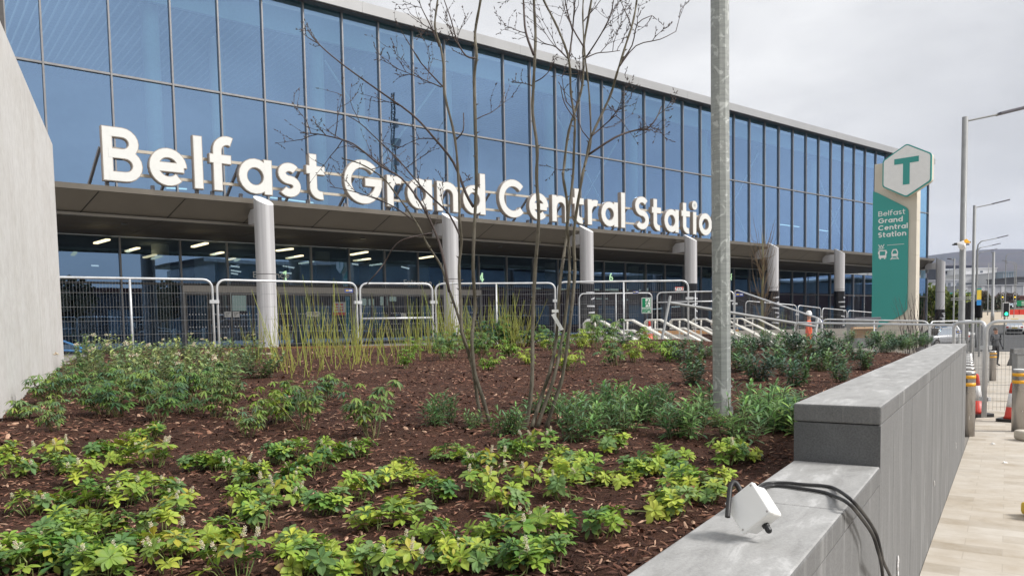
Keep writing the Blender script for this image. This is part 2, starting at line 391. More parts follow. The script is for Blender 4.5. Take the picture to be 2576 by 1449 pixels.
# ------------------------------------------------------------------ lettering (drawn strokes, cap height 1)
def arc(cx, cy, r, a0, a1, n=14, ry=None):
    ry = r if ry is None else ry
    return [(cx + r * math.cos(R(a0 + (a1 - a0) * i / n)), cy + ry * math.sin(R(a0 + (a1 - a0) * i / n))) for i in range(n + 1)]
def glyph(ch, w):
    h = w / 2; X = .73; c = X / 2; r = c - h
    ring = lambda cx, cy, rr, ry=None: (arc(cx, cy, rr, 0, 342, 19, ry), True)
    if ch == 'a': return [ring(c, c, r), ([(X - h + .01, 0), (X - h + .01, X)], False)], X + .01
    if ch == 'o': return [ring(c, c, r)], X
    if ch == 'd': return [ring(c, c, r), ([(X - h + .01, 0), (X - h + .01, 1.04)], False)], X + .01
    if ch == 'e': return [(arc(c, c, r, -2, 318, 24), False), ([(h, c), (X - h * .6, c)], False)], X
    if ch == 'c': return [(arc(c, c, r, 48, 312, 20), False)], X * .92
    if ch == 'l': return [([(h, 0), (h, 1.04)], False)], w
    if ch == 'i': return [([(h, 0), (h, X)], False), (arc(h, .93, h * .56, 0, 342, 19), True)], w
    if ch == 'f': return [([(.17, 0), (.17, .80)] + arc(.17 + .21, .80, .21, 180, 62, 8)[1:], False), ([(0, X - h), (.46, X - h)], False)], .47
    if ch == 't': return [([(.17, .98), (.17, .24)] + arc(.17 + .19, .24, .24 - h + .04, 180, 285, 8, .24 - h)[1:], False), ([(0, X - h), (.46, X - h)], False)], .48
    if ch == 'r': return [([(h, 0), (h, X)], False), ([(h, .36)] + arc(.33, .40, .33 - h, 178, 66, 8, X - h - .40), False)], .44
    if ch == 'n': return [([(h, 0), (h, X)], False), (arc(.34, .39, .34 - h, 180, 0, 12, X - h - .39) + [(.68 - h, 0)], False)], .68
    if ch in 'sS':
        H = X if ch == 's' else 1.0; W = .53 if ch == 's' else .66
        q = (H - w) / 4; rx = W / 2 - h; cx = W / 2
        return [(arc(cx, h + 3 * q, rx, 32, 262, 14, q) + arc(cx, h + q, rx, 82, -150, 14, q), False)], W
    if ch == 'B':
        a = (1 - w) * .48; b = (1 - w) - a
        top = [(h, 1 - h)] + arc(.36, 1 - h - a / 2, a / 2 + .01, 90, -90, 10, a / 2) + [(h, 1 - h - a)]
        bot = [(h, h + b)] + arc(.40, h + b / 2, b / 2 + .01, 90, -90, 10, b / 2) + [(h, h)]
        return [([(h, 0), (h, 1)], False), (top, False), (bot, False)], .70
    if ch == 'G': return [(arc(.5, .5, .5 - h, 42, 354, 24) + [(1 - h, .56)], False), ([(.54, .50), (1.0, .50)], False)], 1.0
    if ch == 'C': return [(arc(.5, .5, .5 - h, 42, 318, 24), False)], .93
    if ch == 'E': return [([(h, 0), (h, 1)], False)] + [([(h, y), (.56, y)], False) for y in (h, .5, 1 - h)], .58
    if ch == 'T': return [([(.36, 0), (.36, 1)], False), ([(0, 1 - h), (.72, 1 - h)], False)], .72
    if ch == '1': return [([(.30, 0), (.30, 1)], False), ([(.30, 1 - h), (.06, .78)], False)], .42
    if ch == '4': return [([(.44, 0), (.44, 1)], False), ([(.46, 1 - h), (h, .28), (.64, .28)], False)], .66
    if ch == '6': return [ring(.30, .30, .30 - h), ([(h, .30), (.14, .66), (.34, 1)], False)], .6
    if ch == '8': return [ring(.3, .28, .3 - h, .28 - h), ring(.3, .76, .26 - h, .24 - h)], .6
    if ch == 'm': return [([(h, 0), (h, X)], False), (arc(.28, .42, .28 - h, 180, 0, 8, X - h - .42) + [(.56 - h, 0)], False), (arc(.56 - h + .28 - h, .42, .28 - h, 180, 0, 8, X - h - .42) + [(1.12 - 3 * h, 0)], False)], 1.12 - w
    if ch == 'g': return [ring(c, c, r), ([(X - h, X), (X - h, -.08)] + arc(c, -.06, r, 0, -150, 8, .17), False)], X
    if ch == 'y': return [([(0.05, X), (.34, .02)], False), ([(.62, X), (.22, -.28)], False)], .66
    if ch == 'x': return [([(0.05, X), (.55, 0)], False), ([(.55, X), (.05, 0)], False)], .6
    return [], .32
def ribbon(mb, pts, closed, w, xf, zf, fy, by, fm=0, sm=1, inset=0):
    """one pen stroke: front at y=fy, back at y=by; xf, zf map pen to metres"""
    P = [Vector((p[0], p[1])) for p in pts]; k = len(P)
    if inset and not closed: P[0] = P[0] + (P[1] - P[0]).normalized() * inset; P[-1] = P[-1] + (P[-2] - P[-1]).normalized() * inset
    Lp = []; Rp = []
    for i in range(k):
        a = P[(i - 1) % k] if closed or i > 0 else None; b = P[(i + 1) % k] if closed or i < k - 1 else None
        d1 = (P[i] - a).normalized() if a is not None else None; d2 = (b - P[i]).normalized() if b is not None else None
        d1 = d1 or d2; d2 = d2 or d1
        n1 = Vector((-d1.y, d1.x)); n2 = Vector((-d2.y, d2.x)); nm = (n1 + n2)
        nm = nm.normalized() if nm.length > 1e-6 else n1
        s_ = min(1.6, 1 / max(.3, nm.dot(n1)))
        Lp.append(P[i] + nm * w / 2 * s_); Rp.append(P[i] - nm * w / 2 * s_)
    f3 = lambda p, y: (xf(p.x), y, zf(p.y))
    vs = [f3(p, fy) for p in Lp] + [f3(p, fy) for p in Rp] + [f3(p, by) for p in Lp] + [f3(p, by) for p in Rp]
    fr = []; si = []
    for i in range(k if closed else k - 1):
        j = (i + 1) % k
        fr.append((i, i + k, j + k, j))
        si += [(i + 2 * k, j + 2 * k, j + 3 * k, i + 3 * k), (i, j, j + 2 * k, i + 2 * k), (i + k, i + 3 * k, j + 3 * k, j + k)]
    if not closed: si += [(0, 2 * k, 3 * k, k), (k - 1, 2 * k - 1, 4 * k - 1, 3 * k - 1)]
    mb.mi = fm; b0 = len(mb.v); mb.add(vs, fr); mb.mi = sm
    mb.f += [tuple(i + b0 for i in f) for f in si]; mb.m += [sm] * len(si); mb.mi = 0
def text_width(t, w, sp):
    return sum(glyph(c, w)[1] + (sp if c != ' ' else 0) for c in t)
def put_glyph(mb, ch, x, z, size, w, fy, by, sx=1.0, fm=0, sm=1, face=0):
    st, adv = glyph(ch, w)
    for i, (p, cl) in enumerate(st):
        q = .003 * i * (1 if size > .6 else .25)
        ribbon(mb, p, cl, w, lambda a: x + a * size * sx, lambda b: z + b * size, fy - q, by + q, 1 if face else fm, sm)
        if face: ribbon(mb, p, cl, w - 2 * face, lambda a: x + a * size * sx, lambda b: z + b * size, fy - q - .016, fy - q - .008, fm, fm, face)
    return adv
def text(mb, t, x, z, size, w, sp, fy, by, sx=1.0):
    for ch in t:
        x += (put_glyph(mb, ch, x, z, size, w, fy, by, sx) + (sp if ch != ' ' else 0)) * size * sx

# ------------------------------------------------------------------ ground
def sheet(poly_s, name, mat, lift, s0, s1, o0, o1, ds=3.0):
    """strip that follows the slope: s along the kerb wall, o to its right"""
    n = max(1, int((s1 - s0) / ds)); mb = MB(); vs = []
    for i in range(n + 1):
        s = s0 + (s1 - s0) * i / n
        for o in (o0, (o0 + o1) / 2, o1):
            p = WB + WD * s - WN * o; vs.append((p.x, p.y, ground(p.y) + lift))
    fs = [(i * 3 + j, i * 3 + j + 1, i * 3 + j + 4, i * 3 + j + 3) for i in range(n) for j in range(2)]
    mb.add(vs, [f[::-1] for f in fs]); o = mb.build(name, mat, kind='structure'); return o
WB = Vector((2.48, 4.65, 0)); WD = Vector((.541, .841, 0)).normalized(); WN = Vector((-WD.y, WD.x, 0))   # wall base line, its direction, its inner side
mb = MB(); ys = [-60, -20, 4, 12, 25, 40, 62, 80, 95, 130, 200, 420, 900, 3000, 9000]; xs = [-9000, -1500, -300, -60, 0, 60, 300, 1500, 9000]
mb.add([(x, y, ground(y) - .02) for y in ys for x in xs], [(i * 9 + j, i * 9 + j + 1, i * 9 + j + 10, i * 9 + j + 9) for i in range(len(ys) - 1) for j in range(8)])
mb.build('ground', M['earth'], kind='structure')
sheet(None, 'forecourt_ground', M['plaza'], -.008, -8, 90, -40, 0)
pv = sheet(None, 'pavement', M['pavers'], 0, -9, 56, 0, 12)
# pavers are laid along the wall
sheet(None, 'road', M['asphalt'], .004, 56, 125, -26, 40, 4)
sheet(None, 'raised_crossing', M['tan'], .008, 125, 196, -26, 60, 4)
sheet(None, 'far_road', M['asphalt'], .004, 196, 420, -40, 60, 10)
mb = MB(); mb.slab([(-62, 8), (-12, 15.8), (-7.6, 15.3), (-4.4, 14.75), (-2, 14.35), (1.6, 15.2), (2.3, 19.5), (10.4, 32.7), (25, 53.7), (62, 107), (-62, 107)], -1.6, .6)
mb.build('plaza', M['plaza'], kind='structure')
st0 = Vector((2.55, 21.1, 0)); sdv = Vector((.571, .821, 0)); sn = Vector((.821, -.571, 0)); mb = MB()
for i in range(7):
    z = .6 - .15 * (i + 1); a = st0 + sn * (.3 * i); b = a + sdv * 15
    mb.slab([(a.x, a.y), ((a + sn * .3).x, (a + sn * .3).y), ((b + sn * .3).x, (b + sn * .3).y), (b.x, b.y)], -1.4, z)
mb.build('steps', M['plaza'], kind='structure')

# ------------------------------------------------------------------ the planting bed
bed_poly = [(-.75, -.5), (2.15, 4.85), (5.35, 10.05), (4.9, 11.3), (3.3, 15.0), (1.6, 15.0), (-2, 14.2), (-4.4, 14.45), (-7.7, 15.0), (-6.62, 11.3), (-3.72, 5.45), (-2.4, 2.6), (-2.2, .2)]
def inside(x, y, P=bed_poly):
    c = False; j = len(P) - 1
    for i in range(len(P)):
        if (P[i][1] > y) != (P[j][1] > y) and x < (P[j][0] - P[i][0]) * (y - P[i][1]) / (P[j][1] - P[i][1]) + P[i][0]: c = not c
        j = i
    return c
mb = MB(); yv = []; y = -.4
while y < 15.2: yv.append(y); y += .035 + .012 * max(0, y)
xv = []; x = -8.2
while x < 6.2: xv.append(x); x += .05 + .02 * abs(x)
vs = [(x, y, soil(x, y) + .016 * noise.noise(Vector((x * 9, y * 9, 1))) + .009 * noise.noise(Vector((x * 23, y * 23, 7)))) for y in yv for x in xv]
nx = len(xv); fs = []
for j in range(len(yv) - 1):
    for i in range(nx - 1):
        if inside((xv[i] + xv[i + 1]) / 2, (yv[j] + yv[j + 1]) / 2): fs.append((j * nx + i, j * nx + i + 1, (j + 1) * nx + i + 1, (j + 1) * nx + i))
mb.add(vs, fs); mb.build('mulch_bed', M['mulch'], smooth=True, kind='structure')
# wood chips lying on the mulch
rc = random.Random(3); mb = MB(); n = 0
pal = [(.36, .23, .16), (.21, .11, .072), (.15, .07, .047), (.075, .036, .026), (.05, .024, .018), (.27, .165, .115), (.035, .018, .014)]
pw = [3, 4, 7, 9, 8, 1, 6]
while n < 60000:
    y = 1.0 + 14 * rc.random() ** 2.4; x = rc.uniform(-.9 * y - .8, .75 * y)
    if not inside(x, y): continue
    n += 1
    l = rc.uniform(.014, .044) * (1.5 if rc.random() < .1 else 1); wd = l * rc.uniform(.12, .36); th = rc.uniform(.001, .003)
    if y > 4.5: l *= 1.3; wd *= 1.6
    a = rc.uniform(0, 6.28); t = rc.gauss(0, .28)
    X = Vector((math.cos(a) * math.cos(t), math.sin(a) * math.cos(t), math.sin(t))); Yv = Vector((-math.sin(a), math.cos(a), rc.gauss(0, .3))).normalized(); Z = X.cross(Yv)
    c = rc.choices(pal, pw)[0]; k = rc.uniform(.75, 1.3)
    mb.col = tuple(q * k * 1.25 for q in c)
    c0 = Vector((x, y, soil(x, y) + .016 * noise.noise(Vector((x * 9, y * 9, 1))) + .009 * noise.noise(Vector((x * 23, y * 23, 7))) + .004))
    A, Bv = X * l / 2, Yv * wd / 2
    mb.add([c0 - A - Bv * .4, c0 + Bv * -1, c0 + A - Bv * .5, c0 + A * .9 + Bv * .5, c0 + Bv + Z * th, c0 - A + Bv * .6, c0 + Z * (th + .003)],
           [(0, 1, 6), (1, 2, 6), (2, 3, 6), (3, 4, 6), (4, 5, 6), (5, 0, 6)])
chips = mb.build('wood_chips', M['chip'], kind='stuff'); tag(chips, 'brown bark and wood chips scattered over the planting bed', 'wood chips')

# ------------------------------------------------------------------ granite retaining wall with its step
LO, HI, CT = .98, 1.23, .078
wall = thing('retaining_wall', 'stepped grey granite retaining wall along the pavement edge', 'wall', WB, math.atan2(WD.y, WD.x))
mb = MB(); WT = .345
mb.box((-9, .003, -.2), (-1.775, WT - .012, LO - CT - .003)); mb.build('lower_body', M['wallstone'], wall)
edges = [-1.77, -1.30, -.95, -.48, .05, .42, .95, 1.4, 1.95, 2.5, 3.0, 3.6, 4.2, 4.75, 5.5, 6.33]
for a, b in zip(edges, edges[1:]):
    mb = MB(); mb.box((a + .0015, .002 + rnd.uniform(0, .0025), -.5), (b - .0015, WT - .01, HI - CT - .003)); mb.build('wall_panel', M['wallstone'], wall, bevel=.002)
mb = MB(); mb.box((-1.776, .0, LO - .03), (-1.772, WT, HI - CT - .004)); mb.build('end_panel', M['endstone'], wall)
le = [-9, -7.2, -5.6, -4.5, -3.57, -2.62, -1.70]
for a, b in zip(le, le[1:]):
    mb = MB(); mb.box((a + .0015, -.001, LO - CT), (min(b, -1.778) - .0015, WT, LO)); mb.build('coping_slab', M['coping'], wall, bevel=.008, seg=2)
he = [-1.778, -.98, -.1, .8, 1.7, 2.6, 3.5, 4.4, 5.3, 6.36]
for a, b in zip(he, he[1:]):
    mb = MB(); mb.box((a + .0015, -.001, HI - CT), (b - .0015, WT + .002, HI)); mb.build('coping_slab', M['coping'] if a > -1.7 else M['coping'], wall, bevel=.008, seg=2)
# dried adhesive dabs on the wall face
def dab(px, py, s):
    r = ray(px, py); t = (WB.dot(WN)) / r.dot(WN); p = O + r * t
    mb = MB(); rr = random.Random(int(px))
    for i in range(7):
        c = (rr.uniform(-.3, .3) * s, 0, rr.uniform(-1, 1) * s); k = s * rr.uniform(.22, .42)
        mb.lathe([(0.001, -k), (k * .7, -k * .7), (k, 0), (k * .6, k * .8), (.001, k)], 8, c)
    for i, v in enumerate(mb.v): mb.v[i] = (v[0], v[1] * .25 - .002, v[2])
    o = mb.build('adhesive_dab', M['cap'], wall, smooth=True); o.location = Vector(((p - WB).dot(WD), 0, p.z))
for d in ((2258, 1421, .045), (2350, 1215, .035), (2404, 1120, .035), (2438, 1053, .03)): dab(*d)

# ------------------------------------------------------------------ tall pale concrete wall at left
mb = MB(); A = Vector((-3.69, 5.45, 0)); Bq = Vector((-6.56, 11.27, 0)); dv = (Bq - A).normalized(); nv = Vector((-dv.y, dv.x, 0))
a0 = A - dv * 3.2
cw = thing('concrete_wall', 'tall pale smooth concrete wing wall at the left of the bed', 'wall', a0, math.atan2(dv.y, dv.x))
Lw = (Bq - a0).length
top = [(x, 4.32 + .02 * (Lw - x)) for x in (0, Lw)]
mb.add([(0, 0, -.3), (Lw, 0, -.3), (Lw, 0, 4.30), (0, 0, 4.30), (0, 3, -.3), (Lw, 3, -.3), (Lw, 3, 4.30), (0, 3, 4.30)],
       [(0, 1, 2, 3), (5, 4, 7, 6), (1, 5, 6, 2), (4, 0, 3, 7), (3, 2, 6, 7), (0, 4, 5, 1)])
mb.build('wall_body', M['concrete'], cw, bevel=.02)

# ------------------------------------------------------------------ station building
U0, V0, Z0 = 49.0, 39.5, .6
stn = thing('station_building', 'long glass fronted station hall with bronze canopy and pale columns', 'station', B(U0, V0, Z0), BA)
OFF = (-U0, -V0, -Z0)
UE = 93.4
MU = [4.4, 5.74, 8.44, 11.12] + [13.37 + 2.25 * k for k in range(36)]
MU[-1] = UE
ZC, ZT, ZR = 6.85, 13.3, 18.95
part = lambda mb, name, mat, **k: mb.build(name, mat, stn, OFF, **k)
for i, u in enumerate(MU):
    mb = MB(); d = .035
    mb.box((u - d, 39.36, .6), (u + d, 39.62, 5.93)); mb.box((u - d, 39.36, 6.5), (u + d, 39.62, ZR + .15)); part(mb, 'mullion', M['alu'])
for z in (.68, 3.79, 6.95, ZT, ZR):
    mb = MB()
    for a, b in zip(MU, MU[1:]): mb.box((a + .036, 39.38, z - .045), (b - .036, 39.6, z + .045))
    part(mb, 'transom', M['alu'] if z > 5 else M['frame_dark'])
panes = {}
def pane(a, b, z0, z1, mat, name, v=39.5):
    wd, h = round(b - a - .07, 3), round(z1 - z0 - .09, 3); key = (wd, h, mat)
    if key not in panes:
        mb = MB(); mb.box((-wd / 2, -.006, 0), (wd / 2, .006, h)); mb.f = mb.f[2:3]; mb.m = mb.m[:1]   # one sheet facing the forecourt
        panes[key] = part(mb, name, M[mat]); o = panes[key]
    else:
        o = panes[key].copy(); COL.objects.link(o)
    o.location = ((a + b) / 2 - U0, v - V0, z0 + .045 - Z0)
for a, b in zip(MU, MU[1:]):
    pane(a, b, ZC, ZT, 'glass', 'window_pane'); pane(a, b, ZT, ZR, 'glass', 'window_pane')
    if not 11 < a < 29: pane(a, b, .68, 3.79, 'glass_low', 'shopfront_pane')
    pane(a, b, 3.79, 5.93, 'glass_low', 'shopfront_pane')
mb = MB()                                     # roof edge
ue = [3.0] + [4.2 + 5.62 * k for k in range(17)]
for a, b in zip(ue, ue[1:]): mb.box((a + .006, 38.78, 18.78), (min(b, UE + .12) - .006, 38.9, 19.36))
part(mb, 'roof_fascia', M['alu_light'])
mb = MB(); mb.box((3.0, 38.91, 18.72), (UE + .05, 39.35, 19.028)); part(mb, 'roof_soffit', M['frame_dark'])
mb = MB(); mb.box((3.0, 38.92, 19.03), (UE + .05, 41.3, 19.33)); part(mb, 'roof', M['alu_light'])
mb = MB(); mb.box((3.0, 56, 19.03), (UE + .05, 75, 19.33)); part(mb, 'rear_roof', M['alu_light'])  # roof left open in front of this part to brighten the hall inside
mb = MB(); mb.box((3.2, 39.3, -1), (4.38, 75, 18.98)); part(mb, 'end_wall', M['frame_dark']); mb = MB(); mb.box((3.4, 39.1, .6), (4.0, 39.29, 18.98)); part(mb, 'end_post', M['frame_dark'])
mb = MB(); mb.box((UE - .1, 40, -1), (UE, 75, .6)); part(mb, 'plinth', M['interior']); mb = MB(); mb.box((5, 75.01, -1), (UE, 75.3, 19)); part(mb, 'rear_wall', M['interior'])
# right-hand return of the glazing
for z0_, z1_ in ((.68, 6.85), (6.85, 13.3), (13.3, 18.95)):
    mb = MB(); mb.add([(UE, 39.6, z0_), (UE, 74.7, z0_), (UE, 74.7, z1_), (UE, 39.6, z1_)], [(0, 1, 2, 3)]); part(mb, 'side_pane', M['glass'])
# inside
mb = MB(); mb.box((4.5, 40.6, .3), (UE - .3, 74, .62)); part(mb, 'hall_floor', M['interior'])
mb = MB(); mb.box((4.5, 40.0, 5.98), (UE - .3, 46, 6.75)); part(mb, 'gallery_floor', M['interior'])
mb = MB(); mb.box((4.5, 58, .62), (UE - .3, 58.3, 18.3)); part(mb, 'inner_wall', M['interior']); mb = MB(); mb.box((UE - 1.3, 44, .63), (UE - 1.1, 57.9, 17.9)); part(mb, 'sky_screen_wall', M['interior'])  # end screen added inside to block bright sky beyond the side panes
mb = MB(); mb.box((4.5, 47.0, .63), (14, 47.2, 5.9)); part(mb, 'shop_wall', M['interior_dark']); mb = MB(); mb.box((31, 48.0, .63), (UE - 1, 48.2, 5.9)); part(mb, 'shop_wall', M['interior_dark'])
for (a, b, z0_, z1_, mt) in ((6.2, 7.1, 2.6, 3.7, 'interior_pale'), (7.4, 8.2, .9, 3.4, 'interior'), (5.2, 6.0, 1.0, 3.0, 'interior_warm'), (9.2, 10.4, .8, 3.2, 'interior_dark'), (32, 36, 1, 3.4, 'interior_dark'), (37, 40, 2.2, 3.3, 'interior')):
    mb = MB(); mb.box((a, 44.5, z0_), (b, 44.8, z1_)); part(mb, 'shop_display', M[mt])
mb = MB(); mb.box((4.5, 41.0, 17.6), (UE - .3, 41.2, 18.9)); part(mb, 'ceiling_edge_beam', M['interior_pale'])
mb = MB(); u = 5.0
while u < UE - 1: mb.box((u, 41.25, 17.95), (u + .29, 57.9, 18.34)); u += .40
part(mb, 'ceiling_slats', M['interior_slat'])
cu = on_v(800, 300, 42.6)[0]
for k in range(-2, 10):
    u = cu + 9 * k
    if u < 5 or u > UE - 2: continue
    mb = MB(); mb.lathe([(.42, .62), (.42, 17.5), (.5, 17.9)], 20, (u, 42.6, 0)); part(mb, 'hall_column', M['interior_pale'], smooth=True)
    mb = MB(); mb.lathe([(.36, .62), (.36, 18)], 16, (u + 4.1, 45.2, 0)); part(mb, 'hall_column', M['interior_pale'], smooth=True)
    if k % 2 == 0:
        mb = MB(); s_ = 1
        mb.tube([(u + .6, 42.6, 7.2), (u + 8.4, 42.6, 17.2)], .07, 6); part(mb, 'bracing_rod', M['interior_pale']); mb = MB(); mb.tube([(u + .6, 42.75, 17.2), (u + 8.4, 42.75, 7.2)], .07, 6); part(mb, 'bracing_rod', M['interior_pale'])
# ceiling lamps seen through the ground floor glass
for (x0, y0, x1, y1) in ((240, 612, 272, 603), (318, 632, 348, 624), (363, 648, 391, 641), (485, 621, 520, 612), (532, 641, 560, 635), (573, 654, 590, 650), (697, 631, 735, 626), (722, 650, 760, 643),
                         (884, 641, 923, 634), (891, 656, 930, 651), (1057, 650, 1088, 645)):
    p, q = on_z(x0, y0, 5.35), on_z(x1, y1, 5.35)
    d = (q - p).normalized(); q2 = p + d * min(3.2, (q - p).length)
    pl = lambda v: Vector((v.dot(DU), v.dot(DN), v.z))
    mb = MB(); mb.bar(pl(p), pl(q2), .17, .07); part(mb, 'strip_light', M['strip'])
for (x0, y0, x1, y1) in ((573, 668, 602, 672), (575, 679, 606, 684), (573, 686, 598, 690), (712, 669, 740, 674), (703, 685, 733, 688), (886, 664, 912, 668), (1010, 671, 1029, 676), (230, 668, 248, 669), (1640, 778, 1664, 776), (1690, 772, 1710, 771),
                         (385, 471, 470, 476), (680, 497, 800, 512), (1962, 565, 2010, 571), (2040, 576, 2090, 583)):
    p, q = at_y(x0, y0, 1), at_y(x1, y1, 1)
    vv = 46 if y0 > 600 else 43.5
    a, b = on_v(x0, y0, vv), on_v(x1, y1, vv)
    mb = MB(); mb.bar((a[0], vv, a[1]), (b[0], vv, b[1]), .10, .07); part(mb, 'strip_light', M['strip_cool'])
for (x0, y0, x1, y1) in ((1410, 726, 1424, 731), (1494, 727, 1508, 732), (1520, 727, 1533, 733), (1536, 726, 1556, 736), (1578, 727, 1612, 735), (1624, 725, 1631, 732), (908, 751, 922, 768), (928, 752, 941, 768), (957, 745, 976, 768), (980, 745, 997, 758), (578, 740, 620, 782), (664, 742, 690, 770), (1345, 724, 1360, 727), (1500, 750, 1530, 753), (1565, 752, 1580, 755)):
    a, b = on_v(x0, y0, 44.0), on_v(x1, y1, 44.0); mb = MB(); mb.box((a[0], 44.0, b[1]), (b[0], 44.05, a[1])); part(mb, 'glow_panel', M['pale_glow'])  # glowing panels added for the pale light patches behind the glass
# canopy
CE = 75.4; C0 = 4.2
mb = MB(); mb.box((C0, 31.2, 6.64), (CE, 39.33, 6.84)); part(mb, 'canopy_top', M['bronze'])
js = [C0] + [6.6 - .75 + 3.0 * k for k in range(24)]
mb = MB()
for a, b in zip(js, js[1:]):
    b = min(b, CE); sl = .5                          # joints lean with the fold
    q0, q1 = a + .022, b - .022
    mb.add([(q0 + sl * .5, 31.22, 6.63), (q1 + sl * .5, 31.22, 6.63), (q1 - sl * .5, 32.1, 5.93), (q0 - sl * .5, 32.1, 5.93)], [(0, 3, 2, 1)])
part(mb, 'canopy_fascia', M['bronze'])
mb = MB(); mb.add([(C0, 31.26, 6.62), (CE, 31.26, 6.62), (CE, 32.16, 5.94), (C0, 32.16, 5.94)], [(0, 3, 2, 1)]); part(mb, 'fascia_backing', M['bronze_dark'])
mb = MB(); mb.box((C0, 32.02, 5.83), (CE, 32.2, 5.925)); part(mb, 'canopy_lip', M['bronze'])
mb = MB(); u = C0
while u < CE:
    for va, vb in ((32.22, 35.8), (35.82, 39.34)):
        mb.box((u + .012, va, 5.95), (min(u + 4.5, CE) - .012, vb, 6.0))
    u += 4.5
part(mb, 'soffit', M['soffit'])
mb = MB(); mb.box((C0, 32.2, 6.02), (CE, 39.34, 6.6)); part(mb, 'canopy_core', M['bronze_dark'])
mb = MB(); mb.add([(CE, 31.2, 6.84), (CE, 39.3, 6.84), (CE, 39.3, 5.95), (CE, 32.16, 5.83)], [(0, 1, 2, 3)]); part(mb, 'canopy_end', M['bronze'])
for u in (7.6, 13.2, 18.4, 27, 36, 45, 54, 63):
    mb = MB(); mb.lathe([(.13, 5.9), (.13, 5.95)], 14, (u, 34.5, 0)); part(mb, 'downlight', M['frame_dark'])
# doors
heads = ((11.2, 20.1), (20.3, 29.05))
proto = None
for a, b in heads:
    mb = MB(); mb.box((a - .08, 39.2, 3.40), (b + .08, 39.42, 3.72)); part(mb, 'door_header', M['header'])
    for q in (a - .1, b): mb = MB(); mb.box((q, 39.2, .62), (q + .1, 39.4, 3.40)); part(mb, 'door_post', M['alu'])
    n_ = 8; wd = (b - a) / n_
    for i in range(n_):
        u = a + wd * i
        if proto is None:
            mb = MB(); d = .06
            mb.box((0.015, -.03, 0), (d, .03, 2.72)); mb.box((wd - d, -.03, 0), (wd - .015, .03, 2.72)); mb.box((d, -.03, 0), (wd - d, .03, .10)); mb.box((d, -.03, 2.60), (wd - d, .03, 2.72))
            fr = mb.build('door', M['door_frame'], stn)
            mb = MB(); mb.add([(d, 0, .1), (wd - d, 0, .1), (wd - d, 0, 2.6), (d, 0, 2.6)], [(0, 1, 2, 3)]); gl = mb.build('door_pane', M['glass_low'], fr)
            mb = MB()
            for zz in (1.0, 1.62):
                for q in range(6): mb.box((d + .1 + q * (wd - .36) / 5, -.008, zz), (d + .16 + q * (wd - .36) / 5, -.003, zz + .055))
            dm = mb.build('manifestation_dots', M['grey_text'], fr)
            proto = fr; kids = (gl, dm)
        else:
            fr = proto.copy(); COL.objects.link(fr)
            for k_ in kids: c = k_.copy(); COL.objects.link(c); c.parent = fr
        fr.location = (u - U0, 39.32 - V0, .66 - Z0)
# columns of the canopy: each a part of the station
for k in range(8):
    u = 11.85 + 9 * k; v = 30.45; r = .38; mb = MB(); n = 28; vs = []
    for j in range(n):
        t = 2 * math.pi * j / n; vs.append((r * math.cos(t), r * math.sin(t), 0))
    for j in range(n):
        t = 2 * math.pi * j / n; vs.append((r * math.cos(t), r * math.sin(t), 6.07 - .22 * math.cos(t + R(72))))
    vs = [(x, y, z) for x, y, z in vs]
    mb.add(vs, [(j, (j + 1) % n, n + (j + 1) % n, n + j) for j in range(n)]); mb.mi = 1; mb.add(vs[n:], [tuple(range(n))])
    c = mb.build('column', [M['column'], M['cap']], stn, smooth=True); c.location = (u - U0, v - V0, 0)
    c.data.polygons.foreach_set('use_smooth', [p.material_index == 0 for p in c.data.polygons])
    mb = MB(); mb.lathe([(r + .004, 3.12), (r + .004, 3.145)], 28); mb.build('joint_ring', M['frame_dark'], c)
    mb = MB(); mb.box((-.16, .30, 5.25), (.16, 1.3, 5.82)); mb.build('bracket', M['column'], c)
    mb = MB(); mb.lathe([(.2, -.0), (.42, .35), (.42, .0)], 20) if False else mb.lathe([(.44, 0), (.44, .12)], 24); mb.build('base_collar', M['alu_light'], c)
    if k >= 2:
        hw = {2: 3.08, 3: 3.25, 4: 2.9, 5: 3.0, 6: 2.2, 7: 1.55}[k]
        mb = MB(); mb.lathe([(r + .02, .0), (r + .015, hw * .5), (r + .02, hw - .05), (r + .012, hw)], 20)
        wq = mb.build('black_wrap', M['black_wrap'], c); rr = random.Random(k)
        for q in range(7):
            zz = .35 + q * (hw - .7) / 6.5; tl = rr.uniform(-.12, .12); a0_ = R(rr.uniform(200, 262)); a1_ = R(rr.uniform(300, 345))
            m_ = 10; pts = [((r + .03) * math.cos(a0_ + (a1_ - a0_) * i / m_), (r + .03) * math.sin(a0_ + (a1_ - a0_) * i / m_), zz + tl * i / m_) for i in range(m_ + 1)]
            mb = MB(); mb.add(pts + [(x, y, z + .085) for x, y, z in pts], [(i, i + 1, i + m_ + 2, i + m_ + 1) for i in range(m_)]); mb.build('silver_tape', M['tape'], wq)

# ------------------------------------------------------------------ the big white letters on the canopy
sg = thing('station_sign', 'large white letters reading Belfast Grand Central Station on the canopy edge', 'sign', B(24.7, 31.3, 6.84), BA)
W_ = .192; size = 1.97; t_ = 'Belfast Grand Central Station'
SP = .125
tw = text_width(t_, W_, SP) - SP
sx = (43.5 - 6.24) / (tw * size); x = 6.24 - 24.7; zb = 7.02 - 6.84
for ch in t_:
    if ch != ' ':
        mb = MB(); adv = put_glyph(mb, ch, x, zb, size, W_, -.12, .12, sx, face=.014)
        mb.build('letter', [M['sign_white'], M['sign_edge']], sg)
        # a thin return lip behind the face
        if ch not in 'i':
            mb = MB(); mb.box((x + .12, .13, .0), (x + .24, .28, zb + .02)); mb.box((x + .02, .1, .0), (x + .34, .34, .03)); mb.build('foot', M['strut'], sg)
    else: adv = glyph(ch, W_)[1] - SP
    x += (adv + SP) * size * sx
